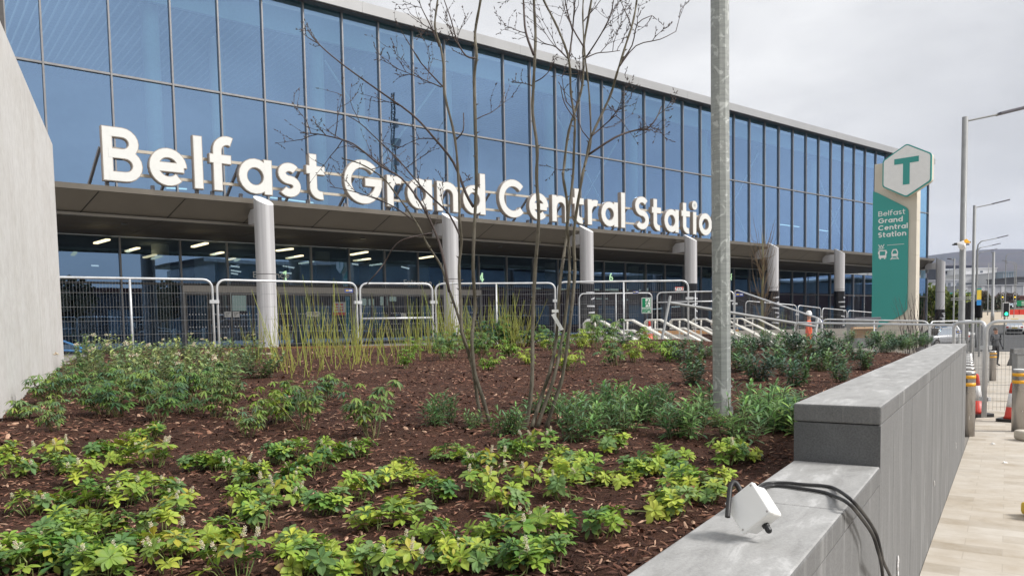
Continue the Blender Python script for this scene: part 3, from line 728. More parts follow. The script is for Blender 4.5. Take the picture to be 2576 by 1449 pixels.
for zz in (.48, 1.36):
    mb = MB(); mb.box((6.6 - 24.7, .14, zz), (43.2 - 24.7, .22, zz + .11)); mb.build('rail', M['sign_rail'], sg)
for k in range(15):
    u = 6.0 + 2.55 * k - 24.7
    mb = MB(); mb.bar((u, 1.5, .02), (u + .25, .22, 1.42), .09, .09); mb.build('strut', M['strut'], sg)
# lettering on the ground floor glass
for k, (x0, z0_, lab) in enumerate(((637, 690, 'grey Entrance lettering on the glass partly behind the first column'), (1016, 708, 'grey Entrance lettering on the glass between first and second columns'))):
    u, z = on_v(x0, z0_ + 13, 39.3); th_ = thing('entrance_lettering', lab, 'lettering', B(u, 39.3, z), BA, 'Entrance lettering above the doors')
    mb = MB(); text(mb, 'Entrance', 0, .09, .32, .15, .12, -.006, .006, 1.04); mb.build('letters', [M['grey_text'], M['grey_text']], th_)
for ch, px, py, v, lab in (('1', 711, 709, 41.2, 'lit number 1 stand sign hanging behind the entrance glass'), ('4', 1205, 709, 41.2, 'lit number 4 stand sign hanging behind the glass'),
                           ('6', 1533, 707, 41.2, 'lit number 6 stand sign hanging behind the glass'), ('8', 1838, 705, 41.2, 'lit number 8 stand sign half hidden by the steel pole')):
    u, z = on_v(px, py, v); th_ = thing('stand_number', lab, 'number sign', B(u, v, z), BA, 'lit stand numbers behind the glass')
    mb = MB(); put_glyph(mb, ch, 0, 0, .60, .14, -.02, .02, 1.05); mb.build('numeral', [M['lit_number'], M['lit_number']], th_)
    mb = MB(); mb.box((.15, -.01, .55), (.17, .01, 5.4 - z)); mb.box((.3, -.01, .55), (.32, .01, 5.4 - z)); mb.build('hanger', M['frame_dark'], th_)
# notices taped to the doors
for px, py, lab in ((570, 792, 'white paper notice on a door left of the first column'), (591, 792, 'white paper notice right of its twin, left of the first column'),
                    (776, 791, 'left paper notice on the door beside the site poster'), (794, 791, 'right paper notice on the door beside the site poster'), (1014, 794, 'white paper notice on the second set of doors')):
    u, z = on_v(px - 5, py + 6, 39.25); th_ = thing('paper_notice', lab, 'notice', B(u, 39.25, z), BA, 'paper notices taped to doors')
    mb = MB(); mb.box((0, 0, 0), (.34, .004, .28)); mb.build('sheet', M['white'], th_)
    mb = MB()
    for q in range(3): mb.box((.05, -.002, .19 - q * .06), (.29 - .06 * q, -.001, .215 - q * .06))
    mb.build('print', M['ink'], th_)
u, z = on_v(838, 793, 39.2)
po = thing('site_poster', 'square site safety poster with a red strip on the door glass', 'poster', B(u, 39.2, z), BA)
mb = MB(); mb.box((0, 0, .16), (.78, .006, .72)); mb.build('board', M['poster_grey'], po)
mb = MB(); mb.box((0, -.001, 0), (.78, .006, .155)); mb.build('red_strip', M['poster_red'], po)
mb = MB()
for i in range(2):
    for j in range(3): mb.box((.1 + .3 * i, -.003, .24 + .15 * j), (.32 + .3 * i, -.001, .33 + .15 * j))
mb.build('print', M['poster_red'], po)
# ------------------------------------------------------------------ temporary mesh fence panels
def fence(pl, pr, h, label, mid=True, bars=(), mesh=True, clip=True, rad=.024, group='temporary mesh fence panels', pitch=.055, name='mesh_fence'):
    pl, pr = Vector(pl), Vector(pr); c = (pl + pr) / 2 - Vector((0, 0, h))
    t = thing(name, label, 'mesh fence', c, 0, group)
    a, b = pl - c, pr - c; d = (b - a); L_ = d.length; d = d / L_; up = Vector((0, 0, 1)); q = min(.17, L_ / 6)
    cor = lambda p, sgn: [p + d * sgn * q * (1 - math.cos(R(t_))) - up * q * (1 - math.sin(R(t_))) for t_ in (0, 22, 45, 67, 90)]
    path = [a - up * (h - .03)] + cor(a, 1) + cor(b, -1)[::-1] + [b - up * (h - .03)]
    mb = MB(); mb.tube(path, rad, 8); mb.build('frame', M['fence'], t, smooth=True)
    if mid:
        mb = MB(); m_ = (a + b) / 2; mb.tube([m_ - up * (h - .03), m_ - up * .01], rad * .85, 8); mb.build('mid_post', M['fence'], t, smooth=True)
    for z in bars:
        mb = MB(); mb.tube([a - up * z, b - up * z], rad, 8); mb.build('cross_bar', M['fence'], t, smooth=True)
    if mesh:
        mb = MB(); n = int(L_ / pitch)
        for i in range(1, n):
            p = a + d * L_ * i / n; e_ = .05 if q < L_ * i / n < L_ - q else .12
            mb.tube([p - up * (h - .15), p - up * e_], .0021, 3, False)
        z = .28
        while z < h - .1: mb.tube([a - up * z, b - up * z], .0032, 3, False); z += .27
        mb.build('wire_mesh', M['wire'], t)
    if clip:
        for z in (.45, h - .35): mb = MB(); mb.cbox(b + d * .03 - up * z, (.09, .035, .035), d, Vector((-d.y, d.x, 0)), up); mb.build('clip', M['fence'], t)
    return t
def T(px, py, z): return on_z(px, py, z)
fence(T(95, 697, 2.6), T(533, 703.5, 2.6), 2.0, 'mesh fence panel ending at the concrete wing wall')
fence(T(545, 704, 2.6), T(896, 712, 2.6), 2.0, 'mesh fence panel across the first column, with blue maker label', mid=False)
fence(T(905, 713, 2.6), T(1087, 714, 2.6), 2.0, 'narrow mesh pedestrian gate with a white cross bar', mid=False, bars=(.83,))
fence(T(1095, 714, 2.6), T(1396, 712, 2.6), 2.0, 'mesh fence panel across the second column behind the left tree')
fence(T(1403, 710, 2.6), T(1731, 706, 2.6), 2.0, 'mesh fence panel carrying the green exit sign')
fence(T(1457, 739, 2.6), T(1640, 737, 2.6), 2.0, 'mesh fence panel farther back behind the exit sign', clip=False)
fence(T(1653, 736, 2.6), T(1846, 732, 2.6), 2.0, 'mesh fence panel farther back crossing the steel pole', bars=(.35,))
fence(at_y(1848, 728, 25.5), at_y(2068, 804, 21.8), 2.0, 'mesh fence panel tilted down the side of the steps', mid=False)
fence(at_y(1876, 757, 38), at_y(2004, 768, 38.5), 2.0, 'distant mesh panel behind the tilted fence, left one', mid=False, pitch=.11)
fence(at_y(2008, 768, 38.6), at_y(2065, 775, 40.5), 2.0, 'distant narrow mesh panel behind the hi-vis worker', mid=False, pitch=.11)
fence(at_y(2069, 775, 40.7), at_y(2130, 781, 42.5), 2.0, 'distant mesh panel in front of the sixth column', mid=False, pitch=.11)
fence(at_y(2133, 781, 42.6), at_y(2215, 788, 44.5), 2.0, 'distant mesh panel reaching behind the teal totem', mid=False, pitch=.11)
fence(at_y(2067, 803, 24), at_y(2337, 808, 23), 1.9, 'long low mesh panel crossing the foot of the totem, rear one', mid=True)
fence(at_y(1998, 811.5, 20), at_y(2414, 818, 15.5), 1.9, 'long low mesh panel crossing the foot of the totem, nearer one', mid=False)
fence(at_y(2341, 809, 24), at_y(2447, 806, 26), 1.9, 'mesh panel between totem and first street lamp', mid=False)
fence(at_y(2482, 809, 13.3), at_y(2700, 806, 12.6), 1.68, 'mesh fence panel across the pavement behind the bollards', mid=False, rad=.03)
fence(at_y(2400, 812, 14), at_y(2478, 809, 13.4), 1.7, 'narrow mesh panel at the end of the granite wall', mid=False, rad=.03)
for i in range(6):                                                   # fence line running away along the pavement
    s0 = 12.5 + 3.6 * i; p, q = WB + WD * s0 - WN * 1.35, WB + WD * (s0 + 3.4) - WN * 1.35
    p.z = ground(p.y) + 1.75; q.z = ground(q.y) + 1.75
    fence(p, q, 1.72, ('nearest', 'second nearest', 'third nearest', 'third farthest', 'second farthest', 'farthest')[i] + ' mesh panel in the fence line running away along the pavement', mid=False, pitch=.08)
# leaning grey barrier frame on the steps
br = thing('leaning_barrier', 'dull grey tubular barrier leaning on the stair handrails', 'barrier', at_y(1620, 850, 19))
mb = MB(); p = [at_y(1664, 860, 19), at_y(1686, 745, 19.4), at_y(1684, 761, 19.4), at_y(2050, 821, 20.5), at_y(2046, 864, 20.3), at_y(2056, 803, 20.7)]; o_ = br.location
mb.tube([p[0] - o_, p[1] - o_], .035, 8); mb.build('leg', M['lamp_post'], br)
mb = MB(); mb.tube([p[2] - o_, p[3] - o_], .036, 8); mb.build('rail', M['lamp_post'], br)
mb = MB(); mb.tube([p[4] - o_, p[5] - o_], .05, 8); mb.build('leg', M['lamp_post'], br)
# labels on the fences
for px, py, y, wd, lab in ((867, 727, 18.0, .19, 'small blue label on the fence panel by the gate'), (1850, 737, 25.2, .26, 'small blue label on the tilted fence panel'), (1592, 807 - 75, 27.6, .2, 'faint blue label on the rear fence behind the exit sign'),
                           (2052, 805, 22.5, .2, 'small blue label on the low fence by the cardboard box'), (2405, 832, 13.9, .1, 'small blue label on the post by the first street lamp')):
    p = at_y(px, py, y - .06); b_ = thing('fence_label', lab, 'label', p, R(20 if px < 1000 else 0))
    mb = MB(); mb.box((0, 0, -wd * .42), (wd, .006, 0)); mb.build('plate', M['blue_label'], b_)
    mb = MB(); mb.box((wd * .12, -.003, -wd * .27), (wd * .48, -.001, -wd * .12)); mb.mi = 1; mb.box((wd * .55, -.003, -wd * .27), (wd * .9, -.001, -wd * .12)); mb.build('print', [M['yellow'], M['white']], b_)
# green exit sign
p = at_y(1614, 749, 19.5); es = thing('exit_sign', 'green emergency exit sign with a running man and arrow', 'sign', p, R(3)); wd = .245; ht = .395
mb = MB(); mb.box((0, 0, -ht), (wd, .006, 0)); mb.build('board', M['white'], es)
mb = MB(); mb.box((.012, -.002, -.245), (wd - .012, -.0005, -.012)); mb.box((.012, -.002, -ht + .012), (wd - .012, -.0005, -.262)); mb.build('green_field', M['green_sign'], es)
mb = MB(); mb.box((.10, -.004, -.232), (wd - .03, -.0025, -.03)); mb.build('doorway', M['white'], es)
mb = MB()
st = lambda pts, w_: ribbon(mb, pts, False, w_, lambda a: a, lambda b_: b_, -.0065, -.0045, 0, 0)
st([(.155, -.085), (.135, -.140)], .028); st([(.135, -.14), (.165, -.17), (.17, -.215)], .018); st([(.133, -.14), (.11, -.19), (.07, -.2)], .018)
st([(.155, -.085), (.12, -.095), (.10, -.125)], .013); st([(.158, -.088), (.185, -.11), (.205, -.10)], .013); ribbon(mb, arc(.17, -.062, .009, 0, 342, 12), True, .016, lambda a: a, lambda b_: b_, -.0065, -.0045, 0, 0)
mb.build('running_man', M['green_sign'], es)
mb = MB(); text(mb, 'Emergency', .022, -.305, .030, .14, .12, -.004, -.0022, .95); text(mb, 'exit', .035, -.365, .030, .14, .12, -.004, -.0022, 1.)
ribbon(mb, [(.125, -.352), (.20, -.352)], False, .014, lambda a: a, lambda b_: b_, -.004, -.0022); ribbon(mb, [(.175, -.33), (.205, -.352), (.175, -.374)], False, .012, lambda a: a, lambda b_: b_, -.0045, -.0022)
mb.build('lettering', [M['white'], M['white']], es)
p = at_y(1698, 722, 19.55); hs = thing('hazard_board', 'small red and white hazard board on the fence corner', 'sign', p, 0)
mb = MB(); mb.box((0, 0, -.095), (.215, .006, 0)); mb.build('board', M['white'], hs)
mb = MB()
for x in (.008, .165): mb.add([(x, -.002, -.09), (x + .02, -.002, -.09), (x + .045, -.002, -.005), (x + .025, -.002, -.005)], [(0, 1, 2, 3)])
mb.box((0, -.0025, -.012), (.215, -.001, 0)); mb.build('stripes', M['red'], hs)
mb = MB(); mb.box((.07, -.003, -.06), (.10, -.001, -.035)); mb.box((.12, -.003, -.06), (.15, -.001, -.035)); mb.build('print', M['ink'], hs)

# ------------------------------------------------------------------ stair handrails
P0, P1 = Vector((2.03, 21.5, .6)), Vector((10.0, 33.0, .6)); hp = None
for k in range(8):
    p = P0.lerp(P1, k / 7)
    lab = 'cream double handrail on the station steps, ' + ('leftmost and nearest', 'second from the left', 'third from the left', 'fourth from the left', 'fourth from the right, beside the steel pole', 'third from the right', 'second from the right', 'rightmost and farthest')[k]
    if hp is None:
        hr = thing('handrail', lab, 'handrail', p, math.atan2(sn.y, sn.x), 'handrails on the station steps'); hp = hr
        e_ = (2.7, -1.12)
        for z, nm in ((1.02, 'upper_rail'), (.72, 'lower_rail')):
            for yy in (0, .13) if z > 1 else (0, .13):
                mb = MB()
                path = [(.0, yy, .22)] * 0 + [(.0, yy, z - .3 + .06), (.0, yy, z - .06), (.06, yy, z), (.5, yy, z), (e_[0], yy, z + e_[1])] if z > 1 else [(0, yy, z), (.5, yy, z), (e_[0], yy, z + e_[1])]
                mb.tube(path, .032, 8); mb.build(nm, M['handrail'], hr, smooth=True)
        for xx, zt, zb_ in ((.32, 1.0, 0), (1.9, .2, -.95)):
            mb = MB(); mb.tube([(xx, .065, zb_), (xx, .065, zt)], .03, 8); mb.tube([(xx, -.01, zt - .06), (xx, .14, zt - .06)], .02, 6); mb.build('post', M['handrail'], hr, smooth=True)
    else: dup(hp, p, hp.rotation_euler.z, 1, lab)

# ------------------------------------------------------------------ totem
a_t = math.atan2(-.71, .70); tx = Vector((.70, -.71, 0)).normalized()
tr = Vector((16.42, 31.3, 0)); tw_ = 1.66; tl = tr - tx * tw_; tl.z = -.3
tt = thing('station_totem', 'tall cream and teal station totem with hexagonal T sign', 'totem', tl, a_t); zt = -tl.z
mb = MB(); zz = [0, 1.5, 2.9, 4.35, 5.75, 7.1, 8.22]
for a, b in zip(zz, zz[1:]): mb.box((0, 0, a + .004), (tw_, .42, b - .004))
mb.box((.01, .01, 0), (tw_ - .01, .41, 8.2)); mb.build('slab', M['cream'], tt, bevel=.006)
mb = MB(); rnd_ = lambda cx, cz, r_, a0, a1: arc(cx, cz, r_, a0, a1, 6)
poly = [(-.03, 1.0 + zt), (1.22, 1.69 + zt)] + rnd_(1.17, 1.95 + zt, .19, -55, 0) + rnd_(1.06, 5.78 + zt, .30, 0, 58) + [(.12, 6.74 + zt), (-.03, 6.8 + zt)]
mb.prism(poly, -.07, -.002); mb.build('teal_panel', M['teal'], tt)
hx = lambda r_, cx, cz, k_: [(cx + q[0], cz + q[1]) for q in sum([arc(math.cos(R(90 + 60 * i)) * (r_ - k_), math.sin(R(90 + 60 * i)) * (r_ - k_), k_, 60 + 60 * i, 120 + 60 * i, 4) for i in range(6)], [])]
cx, cz = 1.36, 7.42 + zt
hr_ = None
mb = MB(); mb.prism([(x, z) for x, z in hx(1.04, cx, cz, .16)], -.34, -.27); hxo = mb.build('hexagon_sign', M['teal'], tt)
mb = MB(); mb.prism(hx(1.02, cx, cz, .15), -.268, -.012); mb.build('casing', M['cream'], hxo)
mb = MB(); mb.prism(hx(.985, cx, cz, .14), -.352, -.335); mb.build('white_face', M['white'], hxo)
mb = MB(); ribbon(mb, [(cx - .46, cz + .40), (cx + .46, cz + .40)], False, .22, lambda a: a, lambda b: b, -.366, -.35, 0, 0); ribbon(mb, [(cx, cz + .30), (cx, cz - .55)], False, .25, lambda a: a, lambda b: b, -.364, -.35, 0, 0); mb.build('letter_T', M['teal'], hxo)
for i, (ln, w_) in enumerate((('Belfast', .13), ('Grand', .19), ('Central', .19), ('Station', .19))):
    mb = MB(); text(mb, ln, .20, 5.74 + zt - .29 * i, .205, w_, .12, -.076, -.068, 1.14); mb.build('text_line', [M['white'], M['white']], tt)
mb = MB(); rb = lambda pts, cl, w_: ribbon(mb, pts, cl, w_, lambda a: a, lambda b: b, -.076 - .0003 * len(mb.f) ** .5, -.068, 0, 0)
zq = 4.58 + zt
rb([(.22, zq), (.28, zq - .12), (.33, zq - .03), (.38, zq - .12), (.44, zq)], False, .03)
for q in range(2): mb.box((.21, -.075, zq - .165 - .045 * q), (.45 - .05 * q, -.07, zq - .145 - .045 * q))
mb.build('district_mark', M['white'], tt)
mb = MB(); mb.box((.56, -.075, zq - .055), (1.22, -.07, zq - .04)); mb.build('rule', M['white'], tt)
mb = MB(); bx, bz = .20, 4.02 + zt                         # bus
rb([(bx + .05, bz + .02), (bx + .31, bz + .02), (bx + .31, bz + .30), (bx + .05, bz + .30)], True, .04); mb.box((bx + .06, -.075, bz + .02), (bx + .3, -.07, bz + .11)); mb.box((bx, -.0745, bz + .17), (bx + .03, -.07, bz + .27)); mb.box((bx + .33, -.0745, bz + .17), (bx + .36, -.07, bz + .27))
mb.box((bx + .07, -.0745, bz - .05), (bx + .12, -.07, bz + .0)); mb.box((bx + .24, -.0745, bz - .05), (bx + .29, -.07, bz)); mb.build('bus_icon', M['white'], tt)
mb = MB(); bx = .70
rb([(bx + .06, bz + .06), (bx + .26, bz + .06), (bx + .27, bz + .2), (bx + .22, bz + .31), (bx + .10, bz + .31), (bx + .05, bz + .2)], True, .04); mb.box((bx + .07, -.0745, bz + .06), (bx + .25, -.07, bz + .14))
rb([(bx + .08, bz + .02), (bx, bz - .09)], False, .03); rb([(bx + .24, bz + .02), (bx + .32, bz - .09)], False, .03); mb.box((bx + .05, -.074, bz - .03), (bx + .27, -.07, bz - .012)); mb.box((bx + .01, -.074, bz - .075), (bx + .31, -.07, bz - .055)); mb.build('train_icon', M['white'], tt)

# ------------------------------------------------------------------ galvanised pole in the bed
pb = on_soil(1817, 1043); gp = thing('steel_pole', 'thick galvanised steel lighting pole standing in the mulch bed', 'pole', pb)
mb = MB(); mb.tube([(0, 0, -.3), (-.012, 0, 2.0), (-.02, 0, 7.5)], [.061, .061, .058], 10); mb.build('shaft', M['galv'], gp)
mb = MB(); mb.cbox((.048, -.035, .02), (.012, .012, .035)); mb.lathe([(.011, -.006), (.011, .006)], 10, (.05, -.02, .19)); mb.build('earth_lug', M['galv'], gp)
for sx_ in (-1, 1):
    mb = MB(); mb.tube([(0, 0, 3.75), (sx_ * .2, -.0, 3.1), (sx_ * .265, 0, 2.79)] if False else [(0, 0, 3.6), (sx_ * .12, 0, 3.2), (sx_ * .21, 0, 2.84), (sx_ * .225, 0, 2.775)], [.02, .02, .014, .002], 8); mb.build('bracket_arm', M['lamp_post'], gp, smooth=True)

# ------------------------------------------------------------------ junction box and cables on the wall
pb_, pk_ = on_z(1881, 1343, LO), on_z(1903, 1354, LO)
nz = Vector((-.72, -.62, .31)).normalized(); mz = Vector((-.62, .72, 0)).normalized(); up_ = (Vector((0, 0, 1)) - nz * nz.z).normalized()
e1 = (mz + up_).normalized(); e2 = (up_ - mz).normalized()
L1 = .104; dp = .076
mat = Matrix.Identity(4)
for i, v_ in enumerate((e1, e2, e1.cross(e2))):
    for j in range(3): mat[j][i] = v_[j]
zn = e1.cross(e2); sgn = 1 if zn.dot(nz) > 0 else -1
jb = thing('junction_box', 'white plastic junction box tilted on its edge on the granite coping', 'junction box', pk_ + Vector((0, 0, .004)))
jb.rotation_euler = mat.to_euler()
mb = MB(); z0_, z1_ = sorted((0, sgn * dp * .68)); mb.box((.003, .003, z0_), (L1 - .003, L1 - .003, z1_)); bd = mb.build('box', M['white'], jb, bevel=.008, seg=3)
mb = MB(); z0_, z1_ = sorted((sgn * (dp * .68 + .002), sgn * dp)); mb.box((0, 0, z0_), (L1, L1, z1_)); ld = mb.build('lid', M['white'], jb, bevel=.004)
mb = MB()
for a in (.008, L1 - .008):
    for b in (.008, L1 - .008): mb.lathe([(.0032, sgn * dp - .001), (.0032, sgn * dp + .0008)], 8, (a, b, 0))
mb.build('screws', M['steel'], ld)
mb = MB(); gy = L1 * .40; gz = sgn * dp * .34
prof = [(.0, 0), (.0105, 0), (.0105, .008), (.0085, .010), (.0092, .020), (.007, .025), (.004, .027)]
mb.tube([(.003 - z, L1 * .5, gz) for r_, z in prof[1:]], [r_ for r_, z in prof[1:]], 12); mb.build('gland', M['black'], jb, smooth=True)
def cable(pts, label, r_=.0062):
    o0 = Vector(pts[0]); t = thing('cable', label, 'cable', o0)
    P = [Vector(p) - o0 for p in pts]; sm = []
    for i in range(len(P) - 1):
        p0, p1, p2, p3 = P[max(i - 1, 0)], P[i], P[i + 1], P[min(i + 2, len(P) - 1)]
        for q in range(6):
            s_ = q / 6; sm.append(.5 * ((2 * p1) + (p2 - p0) * s_ + (2 * p0 - 5 * p1 + 4 * p2 - p3) * s_ * s_ + (3 * p1 - p0 - 3 * p2 + p3) * s_ ** 3))
    sm.append(P[-1]); mb = MB(); mb.tube(sm, r_, 10); mb.build('sheath', M['rubber'], t, smooth=True)
def on_face(px, py, off=.012):
    r_ = ray(px, py); t_ = (WB.dot(WN) - off) / r_.dot(WN); return O + r_ * t_
zc = LO + .0075
q1 = [(1718 + x * .3363, 961.7 + y * .3363) for x, y in ((430, 860), (545, 815), (590, 770), (650, 752), (770, 750), (900, 762), (1050, 772), (1140, 795))]
f1 = [(1718 + x * .3363, 961.7 + y * .3363) for x, y in ((1262, 880), (1365, 1000), (1440, 1120), (1475, 1240), (1500, 1340), (1550, 1449), (1570, 1560))]
cable([on_z(x, y, zc + (.05 if i == 0 else .01 if i < 3 else 0)) for i, (x, y) in enumerate(q1)] + [on_face(x, y, .02 + .012 * i if i < 4 else .05) for i, (x, y) in enumerate(f1)], 'black cable looping over the wall edge, upper of two')
q2 = [(1718 + x * .3363, 961.7 + y * .3363) for x, y in ((420, 870), (540, 830), (600, 790), (660, 772), (760, 775), (900, 795), (1030, 815), (1110, 840))]
f2 = [(1718 + x * .3363, 961.7 + y * .3363) for x, y in ((1240, 905), (1340, 1020), (1420, 1140), (1460, 1260), (1480, 1340), (1495, 1449), (1500, 1560))]
cable([on_z(x, y, zc + (.05 if i == 0 else .008 if i < 3 else 0)) for i, (x, y) in enumerate(q2)] + [on_face(x, y, .02 + .012 * i if i < 4 else .05) for i, (x, y) in enumerate(f2)], 'black cable looping over the wall edge, lower of two')
yb = jb.location.y
cable([at_y(1782 + x * .2257, 1122 + y * .2257, yb + d_) for x, y, d_ in ((385, 575, .0), (350, 480, .02), (310, 415, .03), (270, 408, .03), (242, 470, .02), (228, 600, .0), (218, 720, -.02), (214, 790, -.03))], 'short black cable arching from the junction box into the bed', .0075)

# ------------------------------------------------------------------ bollards, cones, scraps on the pavement
def gpt(px, py, y=None):
    r_ = ray(px, py); t_ = 2.0
    for _ in range(30):
        p = O + r_ * t_; t_ *= (CH - ground(p.y)) / max(1e-3, CH - p.z)
    p = O + r_ * t_; return Vector((p.x, p.y, ground(p.y)))
mb = MB(); bo = thing('bollard', 'brushed steel bollard with two amber bands, nearest at the right edge', 'bollard', (0, 0, 0), 0, 'steel bollards on the pavement')
mb.lathe([(.1, -.02), (.1, .93), (.097, .945), (.085, .948)], 28); mb.build('post', M['steel'], bo, smooth=False)
for z in (.74, .85):
    mb = MB(); mb.lathe([(.1015, z), (.1015, z + .05)], 28); mb.build('reflective_band', M['amber'], bo)
mb = MB(); mb.lathe([(.092, .948), (.086, .957)], 24); mb.build('cap', M['white'], bo)
for c_ in bo.children:
    for p_ in c_.data.polygons: p_.use_smooth = len(p_.vertices) == 4
bo.location = gpt(2563, 1085)
dup(bo, gpt(2497, 958), 0, 1, 'steel bollard with amber bands in front of the walking man')
for i in range(9):
    y = 11.3 + 1.35 * i; x = .5945 * y
    dup(bo, (x, y, ground(y)), 0, 1.0, 'steel bollard in the row just behind the wall end, ' + ('nearest of the row', 'second nearest', 'third nearest', 'fourth nearest', 'fifth nearest', 'fourth from the far end', 'third from the far end', 'second farthest', 'farthest of the row')[i])
def cone(loc, lab, sc=1):
    t = thing('traffic_cone', lab, 'traffic cone', loc, rnd.random(), 'red and white traffic cones'); t.scale = (sc,) * 3
    rr = lambda z: .135 - .105 * z / .72
    mb = MB(); mb.slab([(-.21, -.17), (-.17, -.21), (.17, -.21), (.21, -.17), (.21, .17), (.17, .21), (-.17, .21), (-.21, .17)], 0, .06); mb.build('base', M['timber'] if False else M['black'], t)
    mb = MB(); mb.lathe([(rr(0) + .01, .06), (rr(.1), .1), (rr(.28), .28)], 20); mb.build('body', M['red'], t, smooth=True); mb = MB(); mb.lathe([(rr(.54), .54), (rr(.7), .72), (.02, .74)], 20); mb.build('tip', M['red'], t, smooth=True)
    mb = MB(); mb.lathe([(rr(.28), .28), (rr(.54), .54)], 20); mb.build('white_band', M['cone_white'], t, smooth=True)
cone(gpt(2455, 1047), 'red and white cone beside the wall end', 1.05)
cone(gpt(2545, 1060), 'red cone half hidden behind the nearest bollard', .9)
cone(at_y(1634, 861, 26), 'red cone at the foot of the handrails', 1.0)
def scrap(px, py, s, lab):
    p = gpt(px, py); t = thing('paper_scrap', lab, 'litter', p); rr = random.Random(int(px)); mb = MB()
    for i in range(6):
        c = Vector((rr.uniform(-s, s), rr.uniform(-s, s), s * .35)); X = Vector((rr.uniform(-1, 1), rr.uniform(-1, 1), rr.uniform(-.5, .5))).normalized(); Y = X.orthogonal()
        mb.add([c - X * s * .6, c + Y * s * .4, c + X * s * .6, c - Y * s * .35 + Vector((0, 0, s * .3))], [(0, 1, 2), (0, 2, 3)])
    mb.build('paper', M['white'], t)
scrap(2497, 1118, .035, 'crumpled white paper scrap, farther one on the pavement')
scrap(2524, 1165, .028, 'crumpled white paper scrap, nearer one on the pavement')
p = gpt(2622, 1305); ff = thing('ballast_block', 'yellow plastic ballast block at the right edge of the pavement', 'ballast block', p)
mb = MB(); mb.box((-.07, -.18, 0), (.25, .18, .11)); mb.build('block', M['yellow'], ff, bevel=.03)
mb = MB(); mb.box((-.085, -.05, .01), (-.072, .05, .13)); mb.build('bracket', M['steel'], ff)
p = gpt(2582, 1108); ff = thing('ballast_block', 'beige concrete ballast block beside the nearest bollard', 'ballast block', p)
mb = MB(); mb.box((-.09, -.16, 0), (.3, .16, .14)); mb.build('block', M['cream'], ff, bevel=.035)
p = gpt(2560, 990); gc = thing('feeder_pillar', 'slim grey service pillar behind the nearest bollard', 'service pillar', p)
mb = MB(); mb.box((-.1, -.1, 0), (.1, .1, .98)); mb.build('cabinet', M['lamp_post'], gc, bevel=.008)
mb = MB(); mb.box((-.11, -.11, .98), (.11, .11, 1.0)); mb.build('lid', M['lamp_post'], gc)
mb = MB(); mb.box((-.085, -.104, .1), (.085, -.1, .9)); mb.build('door', M['lamp_post'], gc)
gb = thing('concrete_barrier', 'row of grey concrete barrier blocks at the end of the pavement', 'barrier', (24.3, 36.0, ground(36)), R(10))
for i in range(4):
    mb = MB(); mb.prism([(-.3, 0), (.3, 0), (.14, .35), (.1, .8), (-.1, .8), (-.14, .35)], .0, 1.0)
    ob = mb.build('block', M['wallstone'], gb, bevel=.02); ob.rotation_euler.z = R(90); ob.location = (1.1 * i, 0, 0)

# ------------------------------------------------------------------ things behind the bed
p = at_y(2147, 836, 24); cb = thing('cardboard_box', 'open cardboard box with raised flaps behind the shrubs', 'box', p + Vector((0, 0, -.18)), R(-12))
mb = MB(); w_, h_ = .62, .34
mb.box((0, 0, 0), (w_, .01, h_)); mb.box((0, .4, 0), (w_, .41, h_)); mb.box((0, .01, 0), (.01, .4, h_)); mb.box((w_ - .01, .01, 0), (w_, .4, h_)); mb.box((.01, .01, 0), (w_ - .01, .4, .01)); mb.build('carton', M['card'], cb)
for a, b in ((0, .29), (.33, .62)):
    mb = MB(); mb.add([(a, -.002, h_), (b, -.002, h_), (b + .02, -.06, h_ - .16), (a - .01, -.06, h_ - .16)] if False else [(a, -.0, h_ + .002), (b, 0, h_ + .002), (b + .03, -.17, h_ - .05), (a - .03, -.17, h_ - .05)], [(0, 1, 2, 3)]); mb.build('flap', M['card'], cb)
p = at_y(2168, 838, 26); bn = thing('waste_bin', 'grey plastic bin behind the cardboard box', 'bin', p + Vector((0, 0, -.5)))
mb = MB(); mb.add([(-.3, -.3, 0), (.3, -.3, 0), (.3, .3, 0), (-.3, .3, 0), (-.4, -.4, .95), (.4, -.4, .95), (.4, .4, .95), (-.4, .4, .95)], [(0, 3, 2, 1), (4, 5, 6, 7), (0, 1, 5, 4), (1, 2, 6, 5), (2, 3, 7, 6), (3, 0, 4, 7)]); mb.build('tub', M['lamp_post'], bn, bevel=.03)
mb = MB(); mb.box((-.44, -.44, .96), (.44, .44, 1.03)); mb.build('lid', M['lamp_head'], bn, bevel=.02)
tb = thing('timber_bench', 'long orange timber bench behind the handrails', 'bench', at_y(1630, 836, 29), R(14))
mb = MB(); mb.box((0, 0, -.1), (3.8, .5, .04)); mb.build('seat', M['timber'], tb)
for x in (.4, 3.2): mb = MB(); mb.box((x, .05, -.6), (x + .3, .45, -.1)); mb.build('leg', M['cream'], tb)
te = thing('timber_edging', 'orange timber edging boards along the far side of the bed', 'edging', (-4.4, 14.5, 1.0))
mb = MB(); mb.bar((-1.2, .05, .13), (1.3, -.2, .14), .05, .20); mb.build('board', M['timber'], te); mb = MB(); mb.bar((1.35, -.2, .14), (4.0, -.1, .11), .05, .18); mb.build('board', M['timber'], te)
pw = thing('planter_wall', 'low grey planter wall beyond the station steps', 'planter', at_y(1880, 838, 36), R(18))
mb = MB(); mb.box((-1.6, 0, -.9), (9, .3, .12)); mb.build('front', M['plaza'], pw)
mb = MB(); mb.box((-1.6, .3, -.9), (9, 1.4, -.02)); mb.build('soil', M['mulch'], pw)
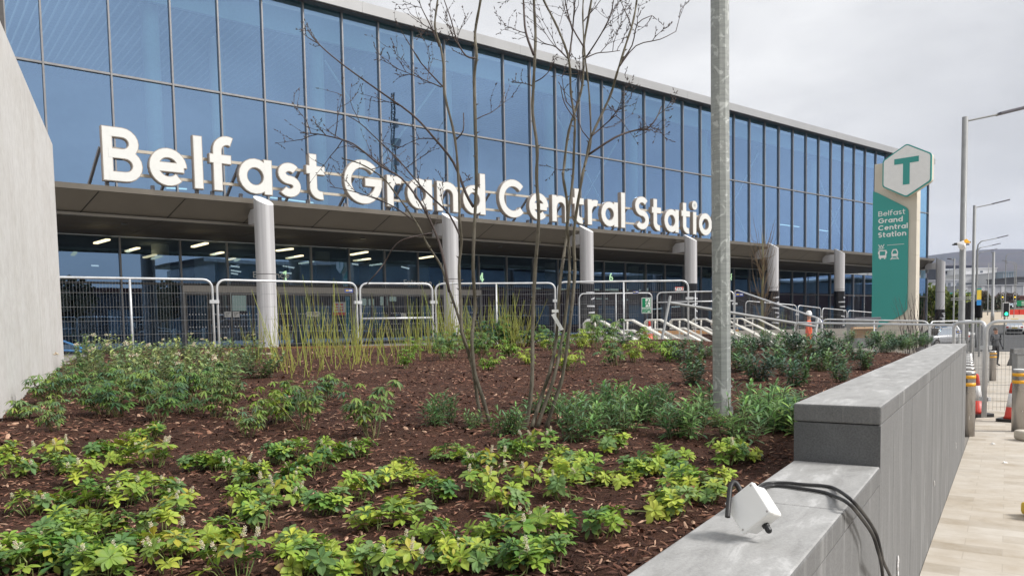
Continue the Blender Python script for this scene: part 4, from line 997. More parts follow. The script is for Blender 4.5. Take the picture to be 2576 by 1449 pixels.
for px, py, qx, qy, y, lab in ((160, 858, 205, 876, 14.2, 'blue plastic pipe sticking out behind the concrete wall, upper'), (160, 881, 203, 884, 13.6, 'blue plastic pipe lying behind the concrete wall, lower')):
    a, b = at_y(px, py, y), at_y(qx, qy, y - .4); t = thing('plastic_pipe', lab, 'pipe', a); mb = MB(); mb.tube([(0, 0, 0), b - a], .018, 8); mb.build('tube', M['blue_pipe'], t, smooth=True)
# ------------------------------------------------------------------ street lamps
def lamp(px, pyb, ytop, y, lab, arm=1.7, r_=.085, curved=False, left=False, head=True):
    p = at_y(px, pyb, y); zb_ = ground(y); top = at_y(px, ytop, y).z; pz = Vector((at_y(px, ytop, y).x, y, zb_)); h = top - zb_
    t = thing('street_lamp', lab, 'street lamp', pz, 0, 'street lamps along the road'); sg_ = -1 if left else 1
    mb = MB()
    if curved: mb.tube([(0, 0, 0), (0, 0, 1.2), (0, 0, 1.3), (0, 0, h - .7), (sg_ * .06, 0, h - .3), (sg_ * .3, 0, h - .06), (sg_ * .7, 0, h)], [r_ * 1.3, r_ * 1.3, r_, r_ * .8, r_ * .7, r_ * .6, r_ * .5], 10)
    else: mb.tube([(0, 0, 0), (0, 0, 1.3), (0, 0, 1.35), (0, 0, h)], [r_ * 1.3, r_ * 1.3, r_, r_ * .9], 12)
    mb.build('column', M['lamp_post'], t, smooth=True)
    if head:
        x0 = .7 if curved else 0; zz = h if curved else h - .12; k = arm / 1.7
        mb = MB(); mb.tube([(sg_ * x0, 0, zz), (sg_ * (x0 + .95 * k), 0, zz + .18 * k)], .026, 8); mb.build('arm', M['lamp_post'], t)
        mb = MB(); mb.cbox((sg_ * (x0 + 1.33 * k), 0, zz + .275 * k), (.42 * k, .13, .035), (.975, 0, sg_ * .22), (0, 1, 0), (-.22 * sg_, 0, .975)); mb.build('luminaire', M['lamp_head'], t, bevel=.015)
    return t
l1 = lamp(2428, 860, 295, 22, 'tall grey street lamp with wrapped sign bracket, nearest at right')
l2 = lamp(2452, 860, 517, 40, 'tall grey street lamp with yellow banner, second along the road')
lamp(2459, 790, 605, 58, 'curved arm street lamp third along the road', 1.5, .07, True); lamp(2458, 790, 622, 76, 'curved arm street lamp fourth along the road', 1.5, .07, True)
lamp(2460, 790, 634, 92, 'small curved street lamp farthest in the near row', 1.5, .07, True)
lamp(2401, 800, 650, 60, 'slim grey lamp post left of the nearest street lamp', .5, .06, False, True)
lamp(2531, 740, 640, 190, 'pale curved lamp arcing over the far road', 6, .12, True); lamp(2500, 760, 634, 120, 'tall post with a white camera head beside the road', .4, .2, False, True)
lamp(2557, 760, 660, 150, 'short lamp at the far right road', 2, .1, True, True); lamp(2487, 760, 662, 150, 'thin lamp post in front of the white offices', 1, .08)
lamp(2553, 760, 663, 170, 'thin lamp beside the glass office', 1.5, .09, True, True)
# bracket with wrapped sign on the first lamp
bk = thing('wrapped_sign', 'torn white and orange wrapping on a bracket high on the nearest street lamp', 'wrapped sign', at_y(2417, 615, 21.8))
mb = MB(); mb.bar((-.2, -.02, .02), (.26, -.02, .06), .03, .035); mb.bar((-.2, .06, .0), (.27, .06, .0), .03, .035); mb.build('bracket', M['black'], bk)
mb = MB(); mb.add([(-.17, -.1, .03), (.0, -.12, .1), (.09, -.1, .02), (.06, -.13, -.13), (-.03, -.1, -.17), (-.13, -.12, -.11), (-.02, -.2, -.04)], [(0, 1, 6), (1, 2, 6), (2, 3, 6), (3, 4, 6), (4, 5, 6), (5, 0, 6)]); mb.build('white_wrap', M['cap'], bk)
mb = MB(); mb.add([(.03, -.09, .12), (.1, -.12, .14), (.24, -.07, .03), (.1, -.1, .01), (.02, -.15, .04)], [(0, 1, 4), (1, 2, 4), (2, 3, 4), (3, 0, 4)]); mb.build('orange_wrap', M['amber'], bk)
bk = thing('empty_bracket', 'empty double sign bracket on the nearest street lamp', 'bracket', at_y(2414, 752, 21.8))
mb = MB(); mb.bar((-.3, -.1, .02), (.33, -.1, .05), .02, .025); mb.bar((-.3, -.1, -.03), (.33, -.1, -.01), .02, .025); mb.build('bars', M['lamp_post'], bk)
bn = thing('lamp_banner', 'narrow yellow and blue banner on the second street lamp', 'banner', at_y(2452, 768, 39.9))
mb = MB(); mb.box((.1, -.01, .28), (.33, .0, .78)); mb.box((.1, -.0098, .78), (.33, .0, .86)); mb.build('yellow_field', M['yellow'], bn)
mb = MB(); mb.box((.1, -.012, -.0), (.33, .0, .28)); mb.build('blue_field', M['blue_pipe'], bn); mb = MB(); mb.box((.1, -.012, .79), (.33, .0, .86)); mb.build('teal_field', M['teal'], bn)
# ------------------------------------------------------------------ traffic signals
M['green_lamp'] = emit('green_signal_lamp', (.05, 1, .45), .9); M['amber_lamp'] = emit('amber_signal_lamp', (1, .62, .03), .8); M['red_lamp'] = emit('red_signal_lamp', (1, .04, .04), 2.0)
def signal(px, pyc, y, hh, lab, lit, face=True, rot=0):
    c = at_y(px, pyc, y); zb_ = ground(y); t = thing('traffic_signal', lab, 'traffic light', (c.x, y, zb_), R(rot), 'traffic signals on the road'); z = c.z - zb_; s_ = hh / 2
    mb = MB(); mb.tube([(0, .06, 0), (0, .06, z - s_)], .055, 10); mb.build('pole', M['lamp_post'], t)
    mb = MB(); mb.box((-s_ * .42, -.12, z - s_), (s_ * .42, .04, z + s_)); mb.build('head', M['black'], t, bevel=.02)
    if face:
        mb = MB()
        for a in (-1, 1): mb.box((a * s_ * .45 - .03, -.10, z - s_ * 1.05), (a * s_ * .45 + .03, -.085, z + s_ * 1.05))
        for a in (-1, 1): mb.box((-s_ * .45 + .03, -.10, z + a * s_ * 1.02 - .03), (s_ * .45 - .03, -.085, z + a * s_ * 1.02 + .03))
        mb.build('white_border', M['white'], t)
    for i, k in enumerate((1, 0, -1)):
        mb = MB(); cz = z + k * s_ * .62; pr = [(x, cz + zz) for x, zz in arc(0, 0, s_ * .26, 0, 342, 19)]
        if face: mb.prism(pr, -.128, -.122); mb.build('lamp', M[lit[1]] if lit[0] == i else M['black'], t)
        mb = MB(); mb.tube([(s_ * .27 * math.cos(R(a)), -.12, cz + s_ * .27 * math.sin(R(a))) for a in range(0, 181, 30)], .012, 5); mb.build('visor', M['black'], t)
signal(2529, 779, 55, .95, 'green traffic signal with white border beside the road', (2, 'green_lamp'))
signal(2521, 747.5, 135, .95, 'amber traffic signal far up the road, left of two', (1, 'amber_lamp')); signal(2552, 747.5, 135, .95, 'amber traffic signal far up the road, right of two', (1, 'amber_lamp'))
signal(2438, 782, 46, 1.1, 'dark traffic signal seen side on, left of the second lamp', (9, ''), False, 70); signal(2463, 779, 46, 1.0, 'dark traffic signal seen side on, right of the second lamp', (9, ''), False, -70)
signal(2430, 786, 47, 1.2, 'grey backed traffic signal beside the nearest lamp', (9, ''), False, 160); signal(2535, 752, 130, .8, 'dark signal head far up the road', (9, ''), False, 150)
# ------------------------------------------------------------------ cars
def car(px, pyb, y, rot, paint, lab, lights=None, taxi=False, z=None):
    p = at_y(px, pyb, y); t = thing('parked_car' if not taxi else 'taxi', lab, 'car', (p.x, y, ground(y) if z is None else z), R(rot))
    mb = MB(); L_, W2 = 2.2, .88
    secs = [(-2.2, .35, .62, .8), (-2.1, .25, .85, .86), (-1.2, .22, .93, .88), (-.6, .22, .96, .88), (1.2, .22, .98, .88), (2.0, .25, .95, .85), (2.2, .4, .8, .8)]
    vs = []; n = 8
    for x, zb_, zt_, w_ in secs: vs += [(x, -w_ * .92, zb_), (x, -w_, zb_ + .2), (x, -w_, zt_ - .15), (x, -w_ * .9, zt_), (x, w_ * .9, zt_), (x, w_, zt_ - .15), (x, w_, zb_ + .2), (x, w_ * .92, zb_)]
    fs = [(i * n + j, i * n + (j + 1) % n, (i + 1) * n + (j + 1) % n, (i + 1) * n + j) for i in range(len(secs) - 1) for j in range(n)] + [tuple(range(n))[::-1], tuple((len(secs) - 1) * n + j for j in range(n))]
    mb.add(vs, fs); mb.build('body', paint, t, smooth=True, bevel=.0)
    mb = MB(); mb.add([(-1.3, -.78, .93), (-.55, -.62, 1.45), (1.0, -.62, 1.47), (1.9, -.74, .95), (-1.3, .78, .93), (-.55, .62, 1.45), (1.0, .62, 1.47), (1.9, .74, .95)], [(0, 1, 2, 3), (7, 6, 5, 4), (0, 4, 5, 1), (2, 6, 7, 3)]); mb.build('windows', M['glass_car'], t)
    mb = MB(); mb.add([(-.6, -.64, 1.45), (1.02, -.64, 1.47), (1.02, .64, 1.47), (-.6, .64, 1.45), (-.5, -.55, 1.5), (.9, -.55, 1.52), (.9, .55, 1.52), (-.5, .55, 1.5)], [(4, 5, 6, 7), (0, 1, 5, 4), (1, 2, 6, 5), (2, 3, 7, 6), (3, 0, 4, 7)]); mb.build('roof', paint, t)
    mb = MB(); mb.box((-1.25, -.70, .9), (1.8, .70, 1.40)) if False else mb.box((-1.2, -.6, .9), (1.7, .6, 1.0)); mb.build('cabin_floor', M['black'], t)
    for x in (-1.35, 1.35):
        for s_ in (-1, 1):
            mb = MB(); mb.prism(arc(x, .32, .32, 0, 342, 19), s_ * .72, s_ * .895); wl = mb.build('wheel', M['black'], t); mb = MB(); mb.prism(arc(x, .32, .19, 0, 342, 19), s_ * .89, s_ * .902); mb.build('rim', M['steel'], wl)
    for s_ in (-1, 1):
        mb = MB(); mb.cbox((2.17, s_ * .66, .78), (.05, .12, .08)); mb.build('tail_light', M['red'], t); mb = MB(); mb.cbox((-2.17, s_ * .6, .66), (.05, .14, .06)); mb.build('headlight', lights or M['white'], t)
    mb = MB(); mb.cbox((2.2, 0, .45), (.05, .7, .13)); mb.build('bumper', M['black'], t)
    mb = MB(); mb.cbox((2.22, 0, .72), (.02, .26, .055)); mb.build('number_plate', M['yellow'], t)
    if taxi: mb = MB(); mb.box((-.1, -.35, 1.52), (.15, .35, 1.66)); mb.build('roof_sign', M['yellow'], t, bevel=.03)
    return t
M['car_silver'] = plain('silver_car_paint', (.50, .51, .53), .25, .3, .03); M['car_white'] = plain('white_car_paint', (.72, .72, .72), .25, 0, .02); M['car_dark'] = plain('dark_car_paint', (.03, .03, .035), .25, .1)
M['headlamp'] = emit('lit_headlamp', (.9, .97, 1), 1)
wa = math.degrees(math.atan2(WD.y, WD.x))
car(2552, 826, 84, wa + 180, M['car_white'], 'white taxi driving away on the right lane', taxi=True)
car(2541, 762, 190, wa, M['car_dark'], 'dark car with lit headlamps far up the road', M['headlamp'])
car(2366, 830, 62, 20, M['car_silver'], 'silver car parked beside the last canopy column'); car(2390, 822, 68, 200, M['car_white'], 'white car parked behind the silver one by the hedge')
car(2560, 764, 200, wa, M['car_dark'], 'dark car queueing behind the lit one far up the road')
rb_ = thing('red_barrier', 'red plastic road barrier on the far right', 'barrier', (at_y(2550, 778, 150).x, 150, ground(150)), 0)
for i in range(3): mb = MB(); mb.prism([(-.9, 0), (.9, 0), (.85, .4), (.85, 1.0), (-.85, 1.0), (-.85, .4)], -.25, .25); o = mb.build('segment', M['red'], rb_); o.location = (1.9 * i, 0, 0)
ds = thing('direction_sign', 'green road direction sign on the far right', 'sign', (at_y(2568, 775, 165).x, 165, ground(165)))
mb = MB(); mb.box((-.9, -.04, 1.3), (2.2, 0, 2.5)); mb.build('panel', M['green_sign'], ds)
for x in (-.4, 1.8): mb = MB(); mb.tube([(x, .05, 0), (x, .05, 2.4)], .05, 8); mb.build('post', M['lamp_post'], ds)
mb = MB()
for q in range(3): mb.box((.1, -.05, 1.55 + .3 * q), (1.9 - .3 * (q % 2), -.042, 1.65 + .3 * q))
mb.build('print', M['white'], ds)

# ------------------------------------------------------------------ people
def person(loc, rot, label, top, legs, hair, pose='walk', sc=1.0, helmet=None, long_hair=False, hide=None):
    t = thing('person', label, 'person', loc, R(rot)); t.scale = (sc,) * 3
    V = []; E_ = []; Rr = []
    def v(p, r_, par=None):
        V.append(p); Rr.append(r_); i = len(V) - 1
        if par is not None: E_.append((par, i))
        return i
    st_ = .16 if pose == 'walk' else .03
    pel = v((0, 0, .95), .135); sp = v((0, -.01, 1.15), .13, pel); ch = v((0, 0, 1.36), .15, sp); nk = v((0, -.005, 1.50), .058, ch); hd = v((0, -.01, 1.60), .085, nk); v((0, -.015, 1.70), .082, hd)
    for s_ in (-1, 1):
        hp_ = v((s_ * .10, 0, .88), .095, pel); kn = v((s_ * .11, -s_ * st_ * .6 - .02, .50), .062, hp_); an = v((s_ * .11, -s_ * st_ + .03 * (s_ > 0), .09), .042, kn); v((s_ * .12, -s_ * st_ - .14, .035), .035, an)
        sh = v((s_ * .19, 0, 1.42), .062, ch)
        if pose == 'phone' and s_ < 0: el = v((s_ * .27, -.04, 1.15), .045, sh); wr = v((s_ * .10, -.24, 1.22), .03, el)
        else: el = v((s_ * .27, .02 * s_, 1.14), .045, sh); wr = v((s_ * .28, -.08 - .08 * s_ * (pose == 'walk'), .90), .03, el)
        wp = Vector(V[wr]); dd = (wp - Vector(V[el])).normalized(); pm = v(tuple(wp + dd * .07), .03, wr); side = dd.cross(Vector((0, 1, 0))).normalized()
        for q, fl in enumerate((.055, .068, .065, .05)):
            b_ = v(tuple(wp + dd * .10 + side * (.024 - .016 * q)), .0095, pm); v(tuple(wp + dd * (.10 + fl) + side * (.026 - .017 * q) + Vector((0, -.015, 0))), .008, b_)
        th_ = v(tuple(wp + dd * .05 + side * .04 + Vector((0, -.015, 0))), .01, pm); v(tuple(wp + dd * .085 + side * .05 + Vector((0, -.025, 0))), .0085, th_)
    me = bpy.data.meshes.new('body'); me.from_pydata(V, E_, []); o = bpy.data.objects.new('body', me); COL.objects.link(o); o.parent = t
    sk = o.modifiers.new('skin', 'SKIN'); sk.use_smooth_shade = True
    for i, d in enumerate(me.skin_vertices[0].data): d.radius = (Rr[i], Rr[i]); d.use_root = i == 0
    ss = o.modifiers.new('sub', 'SUBSURF'); ss.levels = ss.render_levels = 2
    a = N('skin_and_clothes'); tcn = a.n('ShaderNodeTexCoord'); sep = a.n('ShaderNodeSeparateXYZ'); a.l(tcn.outputs['Object'], sep.inputs[0])
    dv_ = a.n('ShaderNodeMath', operation='DIVIDE', i_1=2.0); a.l(sep.outputs[2], dv_.inputs[0])
    r_ = a.n('ShaderNodeValToRGB'); r_.color_ramp.interpolation = 'CONSTANT'; el_ = r_.color_ramp.elements; el_[0].position = 0; el_[0].color = (.02, .02, .02, 1); el_[1].position = .05; el_[1].color = legs + (1,)
    for p_, c_ in ((.465, top), (.745, (.45, .25, .18))): q = el_.new(p_); q.color = c_ + (1,)
    a.l(dv_.outputs[0], r_.inputs[0]); a.bsdf(r_.outputs[0], .8); me.materials.append(a.m)
    # face and hair
    mb = MB()
    for s_ in (-1, 1): mb.cbox((s_ * .03, -.088, 1.655), (.011, .008, .006))
    mb.cbox((0, -.088, 1.585), (.022, .007, .005)); mb.build('eyes_and_mouth', M['interior_dark'], t)
    mb = MB(); mb.tube([(0, -.085, 1.65), (0, -.108, 1.615), (0, -.09, 1.605)], [.008, .013, .01], 6)
    for s_ in (-1, 1): mb.tube([(s_ * .082, 0, 1.66), (s_ * .09, 0, 1.63), (s_ * .082, 0, 1.60)], .012, 6)
    mb.build('nose_and_ears', plain('skin', (.45, .25, .18), .6), t, smooth=True)
    hm = plain('hair', hair, .7); mb = MB(); mb.lathe([(.088, 1.66), (.094, 1.70), (.085, 1.75), (.05, 1.79), (.005, 1.80)], 14, (0, .012, 0))
    if long_hair: mb.tube([(0, .06, 1.72), (0, .10, 1.55), (0, .13, 1.35), (0, .12, 1.2)], [.07, .10, .12, .06], 10)
    mb.build('hair', hm, t, smooth=True)
    if helmet: mb = MB(); mb.lathe([(.13, 1.70), (.115, 1.705), (.11, 1.77), (.075, 1.84), (.01, 1.86)], 16, (0, -.005, 0)); mb.build('hard_hat', M[helmet], t, smooth=True)
    return t
gp_ = at_y(2502, 960, 36); person((gp_.x, 36, ground(36)), 8, 'man in a grey hoodie walking up the pavement toward the camera', (.075, .08, .09), (.02, .02, .025), (.10, .085, .075), 'phone', 1.0)
p = at_y(2034, 850, 29); person((p.x, 29, p.z - .83), 60, 'worker in orange clothing and white hard hat behind the fence', (.75, .10, .03), (.70, .10, .03), (.05, .04, .03), 'stand', 1.0, 'white')
u_, z_ = on_v(1356, 800, 43); q = B(u_, 43, .62); person((q.x, q.y, .62), 200, 'person with long fair hair standing inside the station', (.02, .02, .03), (.02, .02, .03), (.50, .33, .17), 'stand', 1.0, None, True)
# ------------------------------------------------------------------ bare multi-stem trees
def stem_pts(pts, y0, lean=0):
    out = []; b = pts[0][1]
    for i, (px, py) in enumerate(pts):
        y = y0 + lean * (b - py) / 1000 + .04 * math.sin(i * 1.7 + px)
        out.append(at_y(px, py, y))
    return out
def smooth_path(P, k=4):
    sm = []
    for i in range(len(P) - 1):
        p0, p1, p2, p3 = P[max(i - 1, 0)], P[i], P[i + 1], P[min(i + 2, len(P) - 1)]
        for q in range(k):
            s = q / k; sm.append(.5 * ((2 * p1) + (p2 - p0) * s + (2 * p0 - 5 * p1 + 4 * p2 - p3) * s * s + (3 * p1 - p0 - 3 * p2 + p3) * s ** 3))
    sm.append(P[-1]); return sm
def twig(mb, p, d, l, r_, depth, rr):
    pts = [p]; d = d.normalized(); n = 5; kids = []
    for i in range(n):
        d = (d + Vector((rr.gauss(0, .18), rr.gauss(0, .18), rr.gauss(.05, .14)))).normalized(); pts.append(pts[-1] + d * l / n)
        if depth > 0 and i >= 0 and rr.random() < .75: kids.append((pts[-1], d))
        if rr.random() < .8:
            bd_ = (d + Vector((rr.gauss(0, .7), rr.gauss(0, .7), rr.gauss(0, .5)))).normalized(); mb.tube([pts[-1], pts[-1] + bd_ * .008, pts[-1] + bd_ * .017], [.0013, .0026, .0005], 4, False)
    mb.tube(pts, [r_ * (1 - .75 * i / n) for i in range(n + 1)], 5, False)
    mb.tube([pts[-1], pts[-1] + d * .012, pts[-1] + d * .022], [r_ * .4, .003, .0006], 5, False)
    for p_, d_ in kids:
        side = Vector((rr.gauss(0, 1), rr.gauss(0, .8), rr.gauss(.25, .6))).normalized()
        twig(mb, p_, d_ * .75 + side * .8, l * rr.uniform(.3, .6), r_ * .6, depth - 1, rr)
def tree(name, label, base, stems, branches, y0, seed, dens):
    rr = random.Random(seed); t = thing(name, label, 'tree', base); o0 = Vector(base)
    mb = MB(); tw = MB(); kn = []
    for pts, r0, r1, ln in stems:
        P = [p - o0 for p in smooth_path(stem_pts(pts, y0, ln))]; n = len(P)
        mb.tube(P, [.74 * (r0 + (r1 - r0) * (i / (n - 1)) ** .6) + .0010 * math.sin(i * 2.1) for i in range(n)], 9)
        for i in range(n):
            if P[i].z > .5 and rr.random() < .35:                              # buds and knots
                sd_ = Vector((rr.gauss(0, 1), rr.gauss(0, 1), .5)).normalized(); r_ = r0 + (r1 - r0) * i / n
                mb.tube([P[i] + sd_ * r_ * .6, P[i] + sd_ * (r_ + .012)], [.005, .002], 5)
            if P[i].z > 1.55 and rr.random() < dens:
                sd_ = Vector((rr.choice((-1, 1)) * rr.uniform(.5, 1), rr.gauss(0, .5), rr.uniform(.1, .9))); twig(tw, P[i], sd_, rr.uniform(.14, .42), .0038, 1, rr)
    mb.build('trunk', M['bark'], t, smooth=True)
    for pts, r0, r1, nt_ in branches:
        P = [p - o0 for p in smooth_path(stem_pts(pts, y0 + rr.uniform(-.1, .1), rr.uniform(-.1, .2)), 3)]; n = len(P); bm_ = MB()
        bm_.tube(P, [r0 + (r1 - r0) * i / (n - 1) for i in range(n)], 7)
        for i in range(2, n):
            if rr.random() < nt_ * .62:
                d = (P[i] - P[i - 1]).normalized(); sd_ = d + Vector((rr.gauss(0, .6), rr.gauss(0, .5), rr.gauss(.1, .6))); twig(tw, P[i], sd_, rr.uniform(.10, .34), max(.0026, r0 * .4), 1, rr)
        bm_.build('branch', M['twig'], t, smooth=True)
    tw.build('twigs', M['twig'], t, smooth=True)
    return t
bl = on_soil(1205, 1066); br_ = on_soil(1362, 1078)
tree('bare_tree', 'bare multi stem young tree, left one, with long branches sweeping left', bl, [
    ([(1213, 1068), (1200, 1000), (1190, 930), (1172, 866), (1155, 802), (1128, 724), (1108, 667), (1074, 613), (1047, 560), (994, 486), (960, 445), (905, 412), (862, 400)], .019, .005, .2),
    ([(1232, 1066), (1214, 1000), (1194, 936), (1187, 852), (1195, 770), (1190, 667), (1196, 516), (1199, 449), (1197, 336), (1193, 202), (1199, 141), (1195, 84), (1209, 0), (1214, -60)], .020, .011, .1),
    ([(1190, 925), (1182, 900), (1175, 875), (1162, 835), (1158, 751), (1155, 667), (1161, 610), (1156, 550), (1155, 487), (1145, 353), (1118, 235), (1116, 168), (1108, 118), (1094, 67), (1101, 0), (1102, -60)], .018, .008, -.1)],
    [([(1191, 521), (1172, 487), (1141, 410), (1094, 350), (1037, 289), (953, 229), (859, 161), (800, 110), (774, 76)], .010, .003, .25),
     ([(1130, 735), (1114, 644), (1098, 593), (1061, 516), (1010, 449), (960, 420), (900, 370), (862, 352), (800, 338), (755, 335)], .009, .003, .8),
     ([(1160, 600), (1130, 540), (1090, 500), (1060, 470), (1000, 400), (948, 350), (905, 310), (870, 290)], .007, .0025, .8),
     ([(1047, 560), (990, 520), (930, 495), (880, 480), (830, 470)], .005, .0022, .9),
     ([(1088, 586), (1040, 596), (1007, 607), (985, 630), (970, 657), (945, 690), (923, 715)], .005, .003, .3),
     ([(1196, 147), (1172, 141), (1150, 105), (1136, 55), (1117, 0)], .006, .003, .5), ([(1105, 118), (1085, 70), (1060, 20), (1055, 0)], .005, .002, .6),
     ([(1117, 222), (1060, 160), (1035, 120), (1010, 80)], .005, .002, .6), ([(1145, 353), (1165, 330), (1166, 285)], .005, .003, .2),
     ([(1110, 220), (1075, 205), (1040, 190), (990, 170)], .004, .002, .7)], 4.97, 5, .05)
tree('bare_tree', 'bare multi stem young tree, right one, with a white tag hanging from a stem', br_, [
    ([(1323, 1080), (1335, 995), (1339, 936), (1340, 818), (1346, 684), (1355, 550), (1350, 449), (1351, 370), (1340, 286), (1342, 218), (1345, 151), (1347, 84), (1343, 0), (1345, -60)], .020, .011, .1),
    ([(1337, 1076), (1363, 995), (1383, 936), (1397, 869), (1404, 785), (1410, 701), (1424, 600), (1427, 516), (1417, 449), (1419, 420), (1431, 330), (1461, 235), (1468, 168), (1468, 118), (1488, 0), (1495, -60)], .018, .009, .15),
    ([(1350, 1078), (1378, 995), (1397, 936), (1417, 835), (1432, 701), (1431, 617), (1428, 560), (1441, 449), (1444, 370), (1446, 303), (1436, 235), (1431, 151), (1404, 74), (1367, 0), (1350, -50)], .017, .008, 0),
    ([(1372, 1082), (1400, 995), (1417, 936), (1437, 785), (1446, 684), (1444, 583), (1464, 449), (1474, 404), (1488, 343), (1532, 249), (1552, 185), (1575, 111), (1592, 57), (1602, 0), (1604, -40)], .019, .007, -.1),
    ([(1474, 404), (1486, 356), (1482, 235), (1471, 134), (1466, 34), (1470, -30)], .009, .006, 0)],
    [([(1480, 390), (1548, 346), (1600, 328), (1626, 326), (1650, 300), (1664, 268)], .007, .003, .5), ([(1488, 343), (1515, 320), (1540, 298), (1552, 290)], .005, .002, .9),
     ([(1343, 140), (1323, 84), (1318, 30), (1316, -20)], .008, .005, .3), ([(1431, 150), (1440, 80), (1446, 0)], .006, .004, .5), ([(1347, 206), (1365, 196), (1385, 175), (1395, 152)], .004, .002, .3),
     ([(1560, 160), (1590, 115), (1604, 60), (1640, 40)], .005, .002, .7), ([(1556, 172), (1600, 116), (1660, 100), (1700, 80)], .004, .002, .4), ([(1430, 150), (1400, 120), (1370, 110), (1350, 95)], .004, .002, .6),
     ([(1468, 150), (1500, 135), (1530, 132), (1560, 128)], .004, .002, .8), ([(1446, 300), (1420, 260), (1410, 215)], .004, .0025, .5), ([(1468, 118), (1440, 70), (1425, 20), (1420, -10)], .005, .003, .6), ([(1471, 150), (1510, 90), (1535, 40), (1545, -5)], .005, .0025, .7)], 4.8, 8, .09)
a, b, c = at_y(1396, 782, 4.84), at_y(1391, 790, 4.80), at_y(1414, 830, 4.80); tg = thing('plant_tag', 'white plant tag hanging from a stem of the right bare tree', 'tag', a)
mb = MB(); e_ = Vector((.011, 0, .003)); mb.add([b - a - e_, b - a + e_, c - a + e_, c - a - e_, b - a - e_ + Vector((0, .002, 0)), b - a + e_ + Vector((0, .002, 0)), c - a + e_ + Vector((0, .002, 0)), c - a - e_ + Vector((0, .002, 0))], [(0, 3, 2, 1), (4, 5, 6, 7), (0, 1, 5, 4), (2, 3, 7, 6)]); mb.cbox((.0, -.02, -.002), (.02, .02, .009)); mb.build('strip', M['white'], tg)
# upright tree on the street side of the steps
cp = at_y(1918, 845, 33); ct = thing('upright_tree', 'narrow bare tree with upright twigs between the steps and the fifth column', 'tree', (cp.x, 33, .0)); rr = random.Random(4)
mb = MB(); mb.tube([(0, 0, 0), (.02, 0, 1.2), (-.02, 0, 2.2), (.03, .02, 3.5), (0, 0, 5.2)], [.075, .065, .055, .04, .012], 8); mb.build('trunk', M['stem'], ct, smooth=True); ct.children[0].data.materials[0] = plain('pale_bark', (.20, .19, .10), .8)
mb = MB()
for i in range(48):
    z = rr.uniform(1.3, 4.3); a_ = rr.uniform(0, 6.28); l = rr.uniform(.8, 2.1); k = rr.uniform(.14, .36)
    p = Vector((0, 0, z)); d = Vector((math.cos(a_) * k, math.sin(a_) * k, .55)).normalized(); pts = [p]
    for q in range(5): d = (d + Vector((rr.gauss(0, .05), rr.gauss(0, .05), .16))).normalized(); pts.append(pts[-1] + d * l / 5)
    mb.tube(pts, [.014, .012, .010, .008, .006, .003], 4, False)
    if rr.random() < .35: q = pts[2]; mb.tube([q, q + Vector((math.cos(a_) * .25, math.sin(a_) * .25, .15)), q + Vector((math.cos(a_) * .33, math.sin(a_) * .33, .5))], [.008, .006, .003], 4, False)
mb.build('twigs', plain('tan_twigs', (.165, .115, .07), .8), ct)

# ------------------------------------------------------------------ leaves
def leaf(mb, base, d, nrm, L_, W, col, tip=None, droop=.25, fold=.2, rows=4, shape=.55, serr=0):
    d = d.normalized(); s = d.cross(nrm)
    if s.length < 1e-4: s = d.orthogonal()
    s.normalize(); n = s.cross(d).normalized(); vs = []; cs = []
    for i in range(rows + 1):
        t = i / rows; q = t ** (math.log(.5) / math.log(shape)); wv = math.sin(math.pi * min(1, max(0, q * .97 + .015))) ** .8 * W / 2
        if serr and i % 2 == 1 and t > .4: wv *= 1 + serr
        c = base + d * (L_ * t) - n * (droop * L_ * t * t) ; up = n * (fold * wv)
        k = tip is not None and t > .6; cc = tuple(a * (1 - (t - .6) * 1.8) + b * (t - .6) * 1.8 for a, b in zip(col, tip)) if k else col
        vs += [c - s * wv + up, c, c + s * wv + up]; cs += [cc, tuple(q * 1.1 for q in cc), cc]
    fs = []
    for i in range(rows): a = i * 3; fs += [(a, a + 1, a + 4, a + 3), (a + 1, a + 2, a + 5, a + 4)]
    mb.add(vs, fs, cs)
def jit(c, rr, k=.15): m_ = rr.uniform(1 - k, 1 + k); return (c[0] * m_ * rr.uniform(.9, 1.12), c[1] * m_, c[2] * m_ * rr.uniform(.85, 1.15))
UP = Vector((0, 0, 1))
def flower_spike(mb, p, d, rr, h=.035):
    mb.col = (.36, .38, .14); mb.tube([p, p + d * h], [.0016, .001], 5, False)
    for i in range(26):
        t = (i + .5) / 26; a = i * 2.4; sd_ = (d.orthogonal() * math.cos(a) + d.cross(d.orthogonal()) * math.sin(a)); r_ = .0095 * (1 - .5 * t) * rr.uniform(.8, 1.5)
        q = p + d * (h * t); e_ = q + sd_ * r_ + d * .006; mb.col = jit((.80, .76, .60), rr, .12)
        mb.tube([q, (q + e_) / 2, e_], [.0012, .0018, .0022], 4)
LEAFPAL = [(0.207, 0.333, 0.057), (0.167, 0.287, 0.057), (0.287, 0.414, 0.057), (0.115, 0.218, 0.069), (0.356, 0.46, 0.069), (0.184, 0.299, 0.103)]
